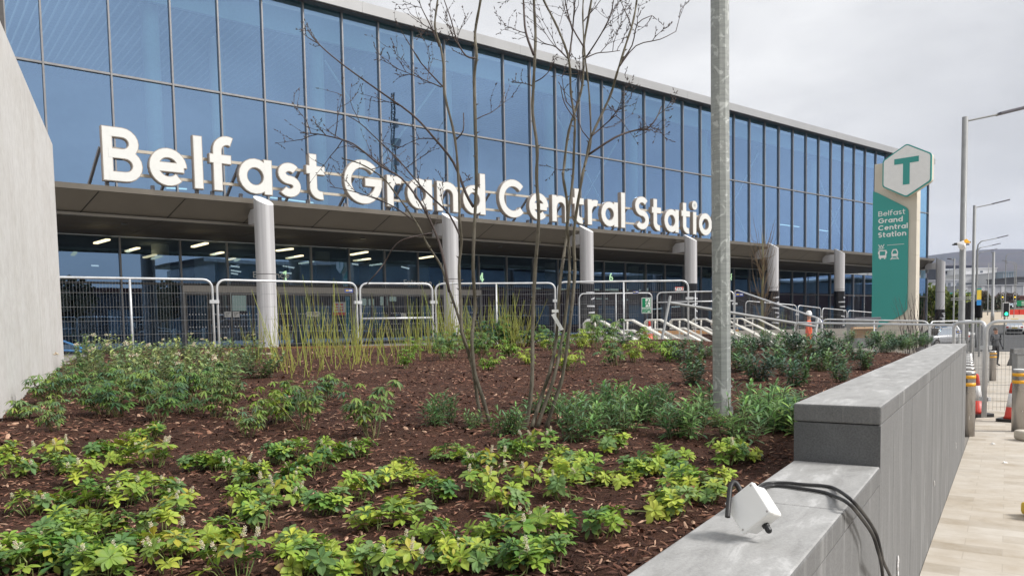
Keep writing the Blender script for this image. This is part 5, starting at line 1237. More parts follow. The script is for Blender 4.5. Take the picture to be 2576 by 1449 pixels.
def pachy(seed, nsh, spread, flowers, sizes=(.044, .072)):
    """low clump: whorls of toothed leaves on short fleshy stems, some with cream flower spikes"""
    rr = random.Random(seed); fl = MB(); st = MB(); fw = []; nf = 0
    for i in range(nsh):
        a = rr.uniform(0, 6.28); rad = spread * math.sqrt(rr.random()); b = Vector((math.cos(a) * rad * .55, math.sin(a) * rad * .55, -.01)); h = rr.uniform(.05, .16)
        top = Vector((math.cos(a) * rad + rr.gauss(0, .01), math.sin(a) * rad + rr.gauss(0, .01), h)); out = Vector((math.cos(a), math.sin(a), 0)) * (rad / spread)
        mid = (b + top) / 2 + Vector((rr.gauss(0, .012), rr.gauss(0, .012), .015)); st.col = jit((.24, .30, .10), rr); st.tube([b, mid, top], [.0032, .003, .0026], 6, False)
        ax = (UP + out * rr.uniform(.2, .8) + Vector((rr.gauss(0, .2), rr.gauss(0, .2), 0))).normalized(); o1 = ax.orthogonal().normalized(); o2 = ax.cross(o1)
        base = rr.choice(LEAFPAL); yel = rr.random() < .10; n = rr.randint(6, 9); ph = rr.uniform(0, 6)
        for layer in range(rr.choice((1, 2, 2, 3))):
            for j in range(n if layer == 0 else max(4, n - 2 * layer)):
                t = ph + 6.283 * j / (n - (2 * layer if layer else 0) if n > 2 else n) + rr.gauss(0, .18) + layer * .5; hv = o1 * math.cos(t) + o2 * math.sin(t); el = rr.uniform(.02, .5) + .28 * layer - .05
                d = hv * math.cos(el) + ax * math.sin(el); L_ = rr.uniform(*sizes) * (1.1 - .22 * layer); c = jit(base, rr, .2); tip = (.36, .36, .04) if (yel or rr.random() < .08) else None
                if yel and rr.random() < .4: c = jit((.38, .40, .06), rr)
                elif rr.random() < .03: c = jit((.20, .12, .05), rr)
                leaf(fl, top - ax * (.012 * (1 - layer)) + hv * .004, d, ax, L_, L_ * rr.uniform(.42, .56), c, tip, rr.uniform(.1, .45), .22, 5, .64, .12)
        if rr.random() < flowers: fw.append(MB()); flower_spike(fw[-1], top + ax * .004, (ax + UP * .6).normalized(), rr, rr.uniform(.028, .052)); nf += 1
        if rr.random() < .35:                                    # lower stray leaves
            for j in range(3): t = rr.uniform(0, 6.28); leaf(fl, mid, Vector((math.cos(t), math.sin(t), .1)), UP, rr.uniform(.025, .042), .018, jit(base, rr), None, .5, .2, 4, .62)
    if rr.random() < .6:                                          # a bare runner lying on the mulch
        a = rr.uniform(0, 6.28); p = Vector((0, 0, .02)); pts = [p]; d = Vector((math.cos(a), math.sin(a), .35))
        for q in range(6): d = (d + Vector((rr.gauss(0, .3), rr.gauss(0, .3), -.14))).normalized(); pts.append(pts[-1] + d * .028); pts[-1].z = max(.012, pts[-1].z)
        st.col = (.32, .36, .14); st.tube(pts, [.0036] * 6 + [.0025], 6, False)
        for j in range(6): t = j * 1.05; leaf(fl, pts[-1], Vector((math.cos(t), math.sin(t), .4)), UP, .04, .02, jit((.12, .22, .04), rr), None, .3, .2, 4, .64)
    return fl, st, fw
def proto(kind, label, cat, group, meshes, mats):
    t = thing(kind, label, cat, (0, 0, 0), 0, group)
    for (nm, mb), mt in zip(meshes, mats):
        for q in (mb if isinstance(mb, list) else [mb]):
            if q.f: q.build('flower_head' if isinstance(mb, list) else nm, M[mt], t)
    return t
class Planter:
    def __init__(s, protos): s.p = protos; s.used = set(); s.n = 0
    def put(s, loc, sc, label=None, i=None):
        s.n += 1; k = (i if i is not None else rnd.randrange(len(s.p))) % len(s.p); p = s.p[k]; rz = rnd.uniform(0, 6.28)
        if k not in s.used: s.used.add(k); p.location = loc; p.scale = (sc,) * 3; p.location = loc; r_ = p
        else: r_ = dup(p, loc, rz, sc)
        r_.rotation_euler = (rnd.gauss(0, .09), rnd.gauss(0, .09), rz); r_.scale = (sc * rnd.uniform(.9, 1.1), sc * rnd.uniform(.9, 1.1), sc * rnd.uniform(.82, 1.15))
        if label: r_['label'] = label
        return r_
    def done(s):
        for k, p in enumerate(s.p):
            if k not in s.used:
                for c in list(p.children): bpy.data.objects.remove(c)
                bpy.data.objects.remove(p)
LB = 'low clump of toothed green leaves growing in the front of the mulch bed'; GB = 'low leafy clumps in the front of the bed'
LF = 'low green clump with cream flower spikes in the front of the mulch bed'; GF = 'flowering leafy clumps in the front of the bed'
NM = ('foliage', 'stems', 'flowers')
PB = Planter([proto('leafy_clump', LB, 'plant', GB, list(zip(NM, pachy(10 + i, n, s, 0))), ('leaf', 'stem', 'flower')) for i, (n, s) in enumerate(((10, .13), (13, .14), (8, .11), (15, .16), (11, .13)))])
PF = Planter([proto('flowering_clump', LF, 'plant', GF, list(zip(NM, pachy(30 + i, n, s, f))), ('leaf', 'stem', 'flower')) for i, (n, s, f) in enumerate(((11, .14, .4), (14, .15, .3), (8, .12, .55)))])
z7 = lambda x, y: (x * .3363, 961.7 + y * .3363); z8 = lambda x, y: (859 + x * .3363, 961.7 + y * .3363); z9 = lambda x, y: (1718 + x * .3363, 961.7 + y * .3363)
front = [(z7, q) for q in ((130, 730, 320, 1), (400, 600, 300, 1), (600, 790, 220, 1), (720, 610, 300, 0), (880, 640, 220, 0), (1150, 650, 380, 1), (1200, 890, 360, 1), (1320, 1000, 300, 1), (900, 950, 280, 1), (650, 950, 170, 0), (280, 990, 380, 1),
         (150, 1340, 420, 0), (420, 1230, 300, 0), (560, 1290, 320, 0), (850, 1200, 190, 0), (1200, 1150, 260, 0), (1640, 690, 330, 0), (1780, 780, 240, 1), (1900, 810, 260, 0), (2060, 640, 280, 0), (2180, 610, 300, 1), (2350, 700, 290, 1), (2500, 620, 200, 1),
         (1800, 1000, 300, 0), (1920, 1110, 270, 0), (2150, 830, 200, 1), (2400, 1000, 240, 0), (2080, 950, 200, 1), (2260, 1280, 380, 0), (1280, 1400, 420, 1), (1760, 1440, 240, 1), (800, 1480, 200, 1), (690, 1440, 170, 0), (2220, 1450, 330, 0), (2460, 1450, 260, 0),
         (70, 1420, 260, 1), (300, 1440, 280, 1), (480, 1400, 200, 0), (1450, 690, 150, 0), (20, 560, 200, 0), (480, 700, 200, 0), (1000, 520, 180, 0), (560, 1100, 200, 0), (1020, 800, 220, 0), (1100, 450, 170, 1), (1600, 1200, 150, 0), (1500, 1300, 150, 0), (620, 1380, 220, 0), (930, 1330, 180, 0))] + \
        [(z8, q) for q in ((130, 590, 140, 1), (420, 690, 330, 0), (600, 780, 290, 0), (820, 600, 280, 0), (1000, 680, 290, 0), (1250, 610, 290, 0), (1480, 540, 320, 1), (1100, 720, 230, 1), (1360, 820, 370, 1), (1660, 640, 210, 0), (1730, 770, 240, 0),
         (2010, 570, 280, 0), (1900, 800, 320, 0), (2080, 810, 240, 0), (2350, 710, 320, 0), (2500, 690, 230, 0), (760, 920, 350, 0), (1000, 890, 330, 1), (1230, 980, 350, 0), (1640, 900, 240, 1), (330, 810, 140, 0), (100, 900, 260, 0), (250, 1120, 330, 0), (490, 1070, 220, 0),
         (650, 1190, 210, 0), (1080, 1190, 330, 0), (1350, 1230, 400, 1), (1600, 1240, 330, 1), (1980, 1180, 310, 0), (2360, 1050, 370, 0), (2480, 1020, 240, 0), (770, 1420, 330, 1), (950, 1430, 130, 0), (1220, 1390, 250, 0), (1400, 1440, 300, 1), (1550, 1400, 210, 0), (410, 1430, 230, 1), (240, 1440, 240, 0), (2180, 720, 140, 0), (1800, 700, 160, 0))] + \
        [(z9, q) for q in ((60, 790, 220, 0), (250, 810, 220, 0), (430, 600, 270, 0), (180, 930, 180, 0), (330, 640, 160, 1), (-20, 900, 240, 0))]
for fz, (x, y, wd, fl) in front:
    px, py = fz(x, y - 25); p = on_soil(px, py); sz = wd * .3363 * p.y / F / .36; (PF if fl else PB).put(p, max(.6, min(1.7, sz * 1.1 * rnd.uniform(.85, 1.15))))
PB.done(); PF.done()

def palmate(seed, h, nst, cols):
    rr = random.Random(seed); fl = MB(); st = MB()
    for i in range(nst):
        a = rr.uniform(0, 6.28); p = Vector((math.cos(a) * .03, math.sin(a) * .03, -.02)); d = Vector((math.cos(a) * .35, math.sin(a) * .35, 1)).normalized(); hh = h * rr.uniform(.6, 1.05); pts = [p]
        for q in range(4): d = (d + Vector((rr.gauss(0, .14), rr.gauss(0, .14), .05))).normalized(); pts.append(pts[-1] + d * hh / 4)
        st.col = jit((.20, .19, .09), rr); st.tube(pts, [.005, .0045, .004, .003, .002], 5, False)
        nl = int(4 + hh * 11)
        for k in range(nl):
            t = rr.uniform(.3, 1) ** .75 * 4; i0 = min(3, int(t)); q = pts[i0].lerp(pts[i0 + 1], t - i0); b = rr.uniform(0, 6.28); out = Vector((math.cos(b), math.sin(b), rr.uniform(-.1, .7))).normalized(); l = rr.uniform(.03, .065)
            e_ = q + out * l; st.tube([q, e_], [.0016, .0013], 4, False); base = jit(rr.choice(cols), rr, .2); hz = Vector((out.x, out.y, 0)).normalized(); sd_ = Vector((-hz.y, hz.x, 0)); nn = rr.choice((5, 6, 7)); LL = rr.uniform(.055, .085)
            for j in range(nn):
                t2 = (j / (nn - 1) - .5) * 3.7; dd = hz * math.cos(t2) + sd_ * math.sin(t2) + UP * rr.uniform(-.55, -.05); leaf(fl, e_, dd, UP, LL * (1 - .25 * abs(t2) / 1.9), LL * .24, jit(base, rr, .08), None, rr.uniform(.1, .5), .25, 3, .55)
    return fl, st
CG = [(.11, .21, .08), (.14, .25, .07), (.085, .16, .085), (.18, .29, .065)]; CY = [(.24, .36, .05), (.28, .38, .055), (.20, .32, .055)]
def mkset(kind, label, grp, fn, specs, mat='leaf'): return Planter([proto(kind, label, 'plant', grp, list(zip(NM, fn(*s))), (mat, 'stem', 'flower')) for s in specs])
PP = mkset('palmate_shrub', 'young shrub with drooping fingered green leaves in the mulch bed', 'fingered leaf shrubs in the bed', palmate, ((50, .34, 7, CG), (51, .42, 6, CG), (52, .27, 6, CG), (53, .36, 9, CG)))
PYL = mkset('yellowish_shrub', 'bright yellow green shrub with drooping fingered leaves in the mulch bed', 'yellow green fingered leaf shrubs', palmate, ((60, .33, 6, CY), (61, .26, 5, CY)))
z5 = lambda x, y: (859 + x * .3363, 448.7 + y * .3363); ident = lambda x, y: (x, y)
for fz, L_ in ((ident, ((60, 1050, 1, 0), (130, 1015, 1, 0), (200, 1030, 1, 0), (140, 1085, .8, 0), (250, 1005, 1, 0), (300, 1050, 1.1, 0), (350, 1090, 1.15, 0), (400, 1062, 1, 0), (330, 1005, 1, 0), (440, 1012, 1, 0), (520, 1088, 1, 1), (540, 1050, 1, 0), (480, 1040, .9, 0), (625, 1100, .8, 0), (640, 1065, 1, 0), (680, 1072, 1, 1),
                 (720, 1062, .9, 0), (762, 1085, 1.1, 0), (802, 1085, .9, 0), (940, 1098, 1, 0), (820, 1005, .9, 0), (560, 985, 1, 0), (600, 1015, 1, 0), (128, 985, .9, 1), (265, 1040, 1, 0), (370, 1020, 1, 0), (310, 975, 1, 0), (420, 1035, 1, 0), (500, 1005, 1, 0), (170, 1000, .9, 0))),
               (z5, ((480, 1420, .9, 1), (770, 1360, 1, 0), (850, 1340, 1.2, 0), (1120, 1430, 1, 1), (1040, 1340, 1, 0), (1270, 1330, 1.4, 1), (1350, 1390, 1.2, 1), (1400, 1250, 1.2, 0), (1540, 1290, 1.1, 1), (1620, 1340, 1.1, 0), (1720, 1440, 1.2, 1), (1800, 1290, 1.1, 1), (1920, 1275, 1.3, 0), (2050, 1400, 1.1, 0), (2180, 1370, 1.2, 1),
                     (2400, 1365, 1.2, 1), (2330, 1300, 1, 1), (2120, 1265, 1, 0), (1150, 1230, 1.6, 0), (900, 1260, 1.2, 1), (760, 1240, 1.3, 1), (1850, 1230, 1.2, 1), (2000, 1230, 1.2, 0), (1300, 1240, 1.3, 1), (2460, 1290, 1, 1), (1080, 1290, 1.1, 0), (1200, 1270, 1.2, 0), (1480, 1240, 1.1, 0), (980, 1300, 1, 1), (1660, 1260, 1.1, 1), (700, 1290, 1, 0), (2260, 1240, 1, 1), (560, 1330, .9, 1)))):
    for q_, (x, y, sc, yl) in enumerate(L_):
        if fz is ident and q_ % 4 == 2: continue
        if fz is ident: sc *= .86
        px, py = fz(x, y); p = on_soil(px, py)
        while p.y > 13.6: py += 3; p = on_soil(px, py)
        if inside(p.x, p.y): (PYL if yl else PP).put(p, sc * rnd.uniform(.9, 1.1))
PP.done(); PYL.done()

def lance(seed, h, n, L0, cols, dense=9, spread=.16, wl=.22):
    rr = random.Random(seed); fl = MB(); st = MB()
    for i in range(n):
        a = rr.uniform(0, 6.28); r_ = spread * math.sqrt(rr.random()); p = Vector((math.cos(a) * r_ * .4, math.sin(a) * r_ * .4, -.02)); d = Vector((math.cos(a) * r_ * 2.2, math.sin(a) * r_ * 2.2, 1)).normalized(); hh = h * rr.uniform(.55, 1.05); pts = [p]
        for q in range(4): d = (d + Vector((rr.gauss(0, .1), rr.gauss(0, .1), .02))).normalized(); pts.append(pts[-1] + d * hh / 4)
        st.col = jit((.13, .15, .07), rr); st.tube(pts, [.0036, .0034, .003, .0025, .0016], 5, False); base = rr.choice(cols)
        for k in range(dense * 2):
            t = .9 + 3.1 * k / (dense * 2); i0 = min(3, int(t)); q = pts[i0].lerp(pts[i0 + 1], min(1, t - i0)); b = k * 2.4 + rr.gauss(0, .3); f = k / (dense * 2)
            dd = Vector((math.cos(b), math.sin(b), rr.uniform(-.15, .45) + f * .8)).normalized(); LL = L0 * rr.uniform(.75, 1.15) * (1 - .25 * f); leaf(fl, q, dd, UP, LL, LL * wl, jit(base if f < .8 else tuple(c * 1.5 for c in base), rr, .18), None, rr.uniform(.05, .45), .28, 3, .52)
    return fl, st
CL = [(.12, .23, .075), (.16, .29, .08), (.10, .18, .085)]; CD = [(.05, .11, .055), (.07, .145, .06), (.06, .11, .07), (.11, .20, .065)]
PL = mkset('narrow_leaf_shrub', 'low shrub with narrow lance shaped green leaves near the steel pole', 'narrow leaf shrubs in the bed', lance, ((70, .20, 10, .075, CL, 7), (71, .17, 8, .07, CL, 7), (72, .23, 11, .078, CL, 7)))
PD = mkset('dark_glossy_shrub', 'dense dark green glossy leaved shrub at the right end of the bed', 'dark glossy shrubs at the right of the bed', lance, ((80, .36, 17, .10, CD, 7, .22, .36), (81, .31, 14, .10, CD, 7, .20, .36), (82, .40, 18, .105, CD, 7, .24, .34)), 'leaf_gloss')
z6 = lambda x, y: (1718 + x * .3363, 487.3 + y * .3363)
for fz, L_ in ((z8, ((700, 330, 1), (780, 300, .8), (1000, 340, .7), (1180, 400, .9), (1290, 390, .9), (1450, 240, 1), (1560, 230, 1), (1700, 300, 1.1), (1800, 350, 1.1), (1900, 250, 1.1), (1990, 240, 1.1), (2080, 335, 1.1), (2150, 250, 1.1), (2260, 290, 1.1), (2350, 250, 1.1), (2450, 330, 1.1), (2530, 425, 1), (1900, 405, 1), (1750, 455, .9), (2100, 380, 1.1), (2240, 200, 1), (1820, 200, 1), (2050, 180, 1), (2420, 200, 1))),
               (z9, ((100, 310, 1.1), (160, 210, 1.1), (40, 430, 1), (290, 340, 1), (440, 460, 1), (330, 410, .9), (520, 230, 1.1), (610, 230, 1.1), (700, 210, 1.1), (780, 310, 1.1), (830, 400, 1), (650, 340, 1.1), (720, 390, 1.1), (770, 255, 1.1), (580, 300, 1), (880, 330, .9)))):
    for x, y, sc in L_: px, py = fz(x, y); p = on_soil(px, py); PL.put(p, sc * rnd.uniform(.9, 1.15))
for x, y, sc in ((480, 1225, 1.05), (650, 1170, 1.1), (570, 1390, .95), (700, 1310, 1), (855, 1440, .85), (900, 1300, 1), (1000, 1210, 1.1), (1100, 1255, 1.05), (1200, 1190, 1.1), (1300, 1240, 1), (1400, 1150, 1.1), (1500, 1155, 1), (1600, 1140, 1), (1700, 1115, .9), (1775, 1105, .75), (1500, 1190, .9), (1560, 1175, .85), (1620, 1165, .8), (1680, 1155, .8), (1730, 1145, .75), (1780, 1140, .7), (1820, 1132, .6), (1840, 1120, .55), (1640, 1140, .8), (1590, 1150, .9), (410, 1150, 1), (800, 1140, 1.1), (950, 1130, 1.1), (1250, 1110, 1.1), (1450, 1100, 1), (1560, 1095, .9),
                 (490, 1120, 1.1), (620, 1115, 1.1), (1100, 1110, 1.1), (560, 1170, 1.1), (720, 1210, 1.1), (850, 1220, 1.1), (1150, 1310, .9), (1020, 1330, .8), (380, 1240, .9), (440, 1330, .85), (780, 1360, .8), (10, 1270, .9), (80, 1320, .95), (60, 1420, .8), (1180, 1400, .7), (1350, 1310, .8), (-60, 1230, .9), (100, 1180, .9), (180, 1230, .8)):
    px, py = z6(x, y); p = on_soil(px, py)
    if inside(p.x, p.y) or p.y > 10: PD.put(p, sc * rnd.uniform(.9, 1.1) * (.66 if y < 1200 else .85))
PL.done(); PD.done()

def viburnum(seed, h, n):
    rr = random.Random(seed); fl, st = lance(seed, h, n, .070, [(.14, .22, .09), (.19, .26, .10), (.10, .16, .085), (.27, .33, .13)], 6, .26, .52); fw = []
    for i in range(rr.randint(1, 3)):
        a = rr.uniform(0, 6.28); r_ = .24 * math.sqrt(rr.random()); c = Vector((math.cos(a) * r_, math.sin(a) * r_, h * rr.uniform(.6, 1.0))); fw.append(MB())
        for j in range(26): q = c + Vector((rr.gauss(0, .014), rr.gauss(0, .014), rr.gauss(0, .007))); fw[-1].col = jit(rr.choice(((.72, .68, .50), (.78, .74, .60), (.62, .52, .38))), rr); fw[-1].tube([q - UP * .006, q, q + UP * .005], [.002, .006, .003], 5)
    return fl, st, fw
PV = mkset('flowering_shrub', 'bushy evergreen shrub with flat cream flower heads beside the concrete wall', 'cream flowered shrubs by the concrete wall', viburnum, ((90, .40, 20), (91, .34, 17), (92, .44, 22)))
for x, y in ((215, 930), (270, 948), (330, 925), (390, 950), (450, 935), (510, 925), (560, 945), (605, 935), (480, 978), (565, 990), (380, 990), (250, 978), (330, 965), (625, 910), (240, 905), (300, 900), (420, 905), (550, 902), (640, 950), (190, 960), (430, 968), (520, 960), (365, 905), (480, 900)):
    p = on_soil(x, y)
    if inside(p.x, p.y): PV.put(p, rnd.uniform(.85, 1.1))
PV.done()
def dogwood(seed, h, n):
    rr = random.Random(seed); st = MB(); bd = MB()
    for i in range(n):
        a = rr.uniform(0, 6.28); k = rr.uniform(.03, .42); p = Vector((rr.gauss(0, .12), rr.gauss(0, .07), -.02)); d = Vector((math.cos(a) * k, math.sin(a) * k, 1)).normalized(); hh = h * rr.uniform(.45, 1.05); pts = [p]
        for q in range(5): d = (d + Vector((rr.gauss(0, .025), rr.gauss(0, .025), .03))).normalized(); pts.append(pts[-1] + d * hh / 5)
        st.col = jit(rr.choice(((.29, .31, .07), (.34, .34, .08), (.25, .26, .065))), rr); st.tube(pts, [.0052, .0049, .0045, .004, .0032, .0018], 5, False)
        if rr.random() < .35:
            q = pts[3]; b = rr.uniform(0, 6.28); st.tube([q, q + Vector((math.cos(b) * .05, math.sin(b) * .05, .16))], [.003, .0016], 4, False)
    return MB(), st
PG = Planter([proto('dogwood_clump', 'clump of upright yellow green dogwood stems at the back of the bed', 'plant', 'yellow green stems at the back of the bed', list(zip(NM, dogwood(*s))), ('leaf', 'stem', 'flower')) for s in ((95, .95, 7), (96, .8, 6), (97, 1.12, 7), (98, .68, 6))])
for x, y in ((640, 902), (690, 935), (740, 935), (772, 950), (800, 925), (842, 930), (880, 895), (920, 903), (960, 893), (1000, 902), (1022, 885), (1052, 892), (1092, 884), (715, 905), (780, 895), (850, 895), (1118, 876), (1182, 868), (1225, 872), (1252, 866), (1275, 866), (1312, 862), (755, 915), (815, 905), (905, 920), (980, 915), (1165, 862), (660, 915), (870, 910), (940, 912), (1035, 897), (1070, 888), (895, 888), (1140, 872), (1205, 868), (725, 925), (825, 915), (1290, 858), (1330, 850), (1000, 880), (1060, 880), (1110, 868), (1150, 866), (1215, 860), (1240, 858), (1300, 852)):
    p = on_soil(x + rnd.uniform(-14, 14), y + rnd.uniform(-8, 8))
    while p.y > 13.8: y += 3; p = on_soil(x, y)
    if inside(p.x, p.y): PG.put(p, rnd.uniform(.85, 1.12))
    if x > 1080: q_ = p + Vector((rnd.uniform(-.25, .25), rnd.uniform(-.5, .1), 0)); q_.z = soil(q_.x, q_.y); PG.put(q_, rnd.uniform(1.0, 1.25))
for i in range(5): PG.put(pw.location + Vector((math.cos(R(18)) * (1.2 + 1.3 * i) - .25, math.sin(R(18)) * (1.2 + 1.3 * i) + .7, -.02)), 1.0, 'clump of yellow green stems in the low planter beyond the steps')
PG.done()
bs = thing('bare_bushes', 'tangle of bare brown stems beside the foot of the totem', 'shrub', at_y(2312, 850, 28) + Vector((0, 0, -.6))); mb = MB(); rr = random.Random(12)
for i in range(34):
    a = rr.uniform(0, 6.28); k = rr.uniform(.05, .3); p = Vector((rr.gauss(0, .3), rr.gauss(0, .2), 0)); d = Vector((math.cos(a) * k, math.sin(a) * k, 1)); pts = [p]
    for q in range(5): d = (d + Vector((rr.gauss(0, .1), rr.gauss(0, .1), 0))).normalized(); pts.append(pts[-1] + d * rr.uniform(.3, .55))
    mb.tube(pts, [.014, .012, .010, .008, .005, .003], 4, False)
mb.build('stems', M['twig'], bs)

# ------------------------------------------------------------------ far hedges, town and hill
def bush(px, pyb, pyt, y, wpx, label, cols, seed, name='hedge_bush'):
    rr = random.Random(seed); c = at_y(px, pyb, y); zt_ = at_y(px, pyt, y).z; zb_ = ground(y); h = zt_ - zb_; wd = wpx * y / F / 2; t = thing(name, label, 'hedge', (c.x, y, zb_)); mb = MB()
    for i in range(1700):
        a = rr.uniform(0, 6.28); e = rr.uniform(-.2, 1.0); r_ = rr.uniform(.6, 1) ** .5; lump = 1 + .22 * noise.noise(Vector((math.cos(a) * 2 + seed, math.sin(a) * 2, e * 2.5)))
        p = Vector((math.cos(a) * wd * r_ * math.cos(e) * lump, math.sin(a) * wd * .6 * r_ * math.cos(e) * lump, h * (.08 + .90 * max(0, math.sin(e) * .75 + .2) * r_ * lump))); s_ = rr.uniform(.10, .24) * max(1, h / 4)
        d = Vector((rr.gauss(0, 1), rr.gauss(0, 1), rr.gauss(.3, .8))).normalized(); leaf(mb, p, d, Vector((rr.gauss(0, .5), rr.gauss(0, .5), 1)), s_ * 1.5, s_, jit(rr.choice(cols), rr, .25), None, .2, .15, 1, .5) if False else mb.add([p - d * s_, p + d.orthogonal() * s_ * .7, p + d * s_, p - d.orthogonal() * s_ * .7], [(0, 1, 2, 3)], [jit(rr.choice(cols), rr, .25)] * 4)
    mb.build('foliage', M['leaf'], t); mb = MB(); mb.col = (.08, .06, .04)
    for k in range(5): mb.tube([(rr.uniform(-.4, .4) * wd, 0, 0), (rr.uniform(-.5, .5) * wd, 0, h * .6)], [.07, .03], 5)
    mb.build('stems', M['stem'], t)
HG = [(.15, .20, .035), (.12, .17, .035), (.19, .23, .04)]
bush(2352, 800, 700, 98, 75, 'yellow green hedge bush left of the last canopy column', HG, 1); bush(2412, 800, 716, 90, 70, 'yellow green hedge bush right of the last canopy column', HG, 2); bush(2446, 795, 722, 95, 36, 'yellow green hedge bush beside the banner lamp', HG, 3)
bush(2500, 776, 736, 170, 50, 'dark green roadside bush in front of the white offices', [(.05, .075, .03), (.09, .09, .04), (.07, .06, .035)], 4); bush(2472, 776, 722, 180, 34, 'brown bare roadside bush behind the yellow banner', [(.10, .07, .045), (.13, .09, .055)], 5); bush(2535, 760, 728, 230, 60, 'brown bushes at the top of the far road', [(.11, .06, .05), (.10, .08, .06)], 6)
def block(name, px0, px1, pyt, pyb, y, depth, mat, label, floors=0, wmat=None, slots=None, cols_=0, extra=None):
    a, b = at_y(px0, pyb, y), at_y(px1, pyb, y); zb_ = ground(y) - 1; zt_ = at_y((px0 + px1) / 2, pyt, y).z; t = thing(name, label, 'building', (a.x, y, zb_)); W = b.x - a.x; H = zt_ - zb_
    mb = MB(); mb.box((0, 0, 0), (W, depth, H - .4)); mb.build('wall', mat, t); mb = MB(); mb.box((-.3, -.3, H - .4), (W + .3, depth + .3, H)); mb.build('roof', extra or mat, t)
    vis = at_y(px0, pyb, y).z - zb_
    if slots:
        for x0, x1, z0_, z1_ in slots: mb = MB(); mb.box((W * x0, -.12, vis + (H - vis) * z0_), (W * x1, .1, vis + (H - vis) * z1_)); mb.build('window_band', M[wmat], t)
    return t, W, H, vis
M['navy'] = plain('navy_cladding', (.045, .05, .075), .5, 0, .1, .2); M['white_clad'] = plain('white_cladding', (.62, .62, .63), .5, 0, .04, .2); M['pale_clad'] = plain('pale_grey_cladding', (.42, .43, .46), .5, 0, .1, .15); M['win_far'] = plain('far_window', (.13, .15, .18), .15); M['win_pale'] = plain('pale_window', (.45, .48, .52), .3)
M['glass_far'] = plain('far_glass', (.22, .28, .33), .12, 0, .25, .2); M['brick'] = plain('red_brick', (.17, .07, .055), .8, 0, .2, .4); M['dark_clad'] = plain('dark_grey_cladding', (.10, .10, .11), .5)
block('apartment_block', 2372, 2452, 668, 712, 380, 15, M['navy'], 'dark navy apartment block with pale windows under the hill', 0, 'win_pale', [(x, x + .16, z, z + .12) for x in (.03, .20, .42, .70) for z in (.10, .40, .70)])
block('office_block', 2412, 2506, 689, 730, 360, 18, M['white_clad'], 'white stepped office building with dark window bands', 0, 'win_far', [(.02, .9, .36, .44), (.05, .92, .06, .14)]); t_, W, H, vi = block('office_upper_storey', 2424, 2507, 674, 690, 366, 16, M['white_clad'], 'white set back top storey of the stepped office building', 0, 'win_far', [(.5, .58, .2, .5)])
block('glass_office', 2523, 2554, 683, 720, 340, 14, M['glass_far'], 'blue grey glass office right of the white one', 0, 'pale_clad', [(x, x + .03, .02, .97) for x in (.0, .2, .4, .62, .8)]); block('white_office', 2503, 2523, 685, 718, 345, 14, M['white_clad'], 'plain white office between stepped and glass offices')
block('grey_office', 2555, 2640, 696, 722, 330, 20, M['dark_clad'], 'dark grey flat roofed office at the right edge', 0, 'pale_clad', [(.05, .95, .32, .42)])
block('industrial_shed', 2326, 2420, 704, 745, 300, 20, M['pale_clad'], 'pale grey ribbed industrial sheds left of the lamps', 0, 'win_far', [(x, x + .07, .0, .80) for x in (.50, .62, .85)] ); block('industrial_shed', 2414, 2640, 716, 748, 290, 20, M['pale_clad'], 'pale grey glazed works building behind the far bushes', 0, 'white_clad', [(x, x + .035, .02, .95) for x in (.05, .16, .24, .36, .46, .58, .7, .85)])
block('brick_building', 2372, 2440, 736, 757, 210, 14, M['brick'], 'low red brick building with green roof behind the hedge', 0, 'win_pale', [(.1, .3, .1, .4)], extra=M['teal']); block('brick_building', 2480, 2640, 744, 764, 260, 14, M['brick'], 'low red brick building at the top of the far road', 0, 'win_far', [(.1, .2, .2, .6), (.4, .5, .2, .6)])
# hill
mb = MB(); vs = []; nx_, ny_ = 160, 26
def ridge(x):
    px = PX + F * x / 4200; k = [(1500, 690), (2100, 660), (2331, 640), (2380, 633), (2440, 626), (2500, 623), (2576, 623), (2800, 632), (3300, 660), (4200, 720)]
    for (a, ya), (b, yb_) in zip(k, k[1:]):
        if px <= b: s_ = max(0, (px - a) / (b - a)); return at_y(max(px, 1500), ya + (yb_ - ya) * s_, 4200).z
    return 60
for j in range(ny_):
    t_ = j / (ny_ - 1); y = 1700 + 2500 * t_ if t_ < .99 else 4700
    for i in range(nx_):
        x = -800 + 8200 * i / (nx_ - 1); rz_ = ridge(x * 4200 / max(y, 1)); z = 10 + (rz_ - 10) * (t_ ** 1.25) + 22 * t_ * (1 - t_) * 4 * noise.noise(Vector((x / 420, y / 420, 0))) + 6 * noise.noise(Vector((x / 90, y / 90, 2))) * t_ * (1 - t_)
        vs.append((x, y, z if j < ny_ - 1 else rz_ * .8))
mb.add(vs, [(j * nx_ + i, j * nx_ + i + 1, (j + 1) * nx_ + i + 1, (j + 1) * nx_ + i) for j in range(ny_ - 1) for i in range(nx_ - 1)])
a = N('moorland'); v = a.coord((1, 1, 1)); f = a.noise(v, .0024, 6, .6); f2 = a.noise(v, .012, 5, .65); c = a.ramp(f, [(.35, (.030, .035, .028)), (.5, (.052, .040, .034)), (.65, (.07, .052, .046))]); c = a.mix(.4, c, a.ramp(f2, [(.35, (.035, .04, .028)), (.65, (.11, .08, .065))])); a.bsdf(c, .95)
mb.build('hill', a.m, smooth=True, kind='structure')

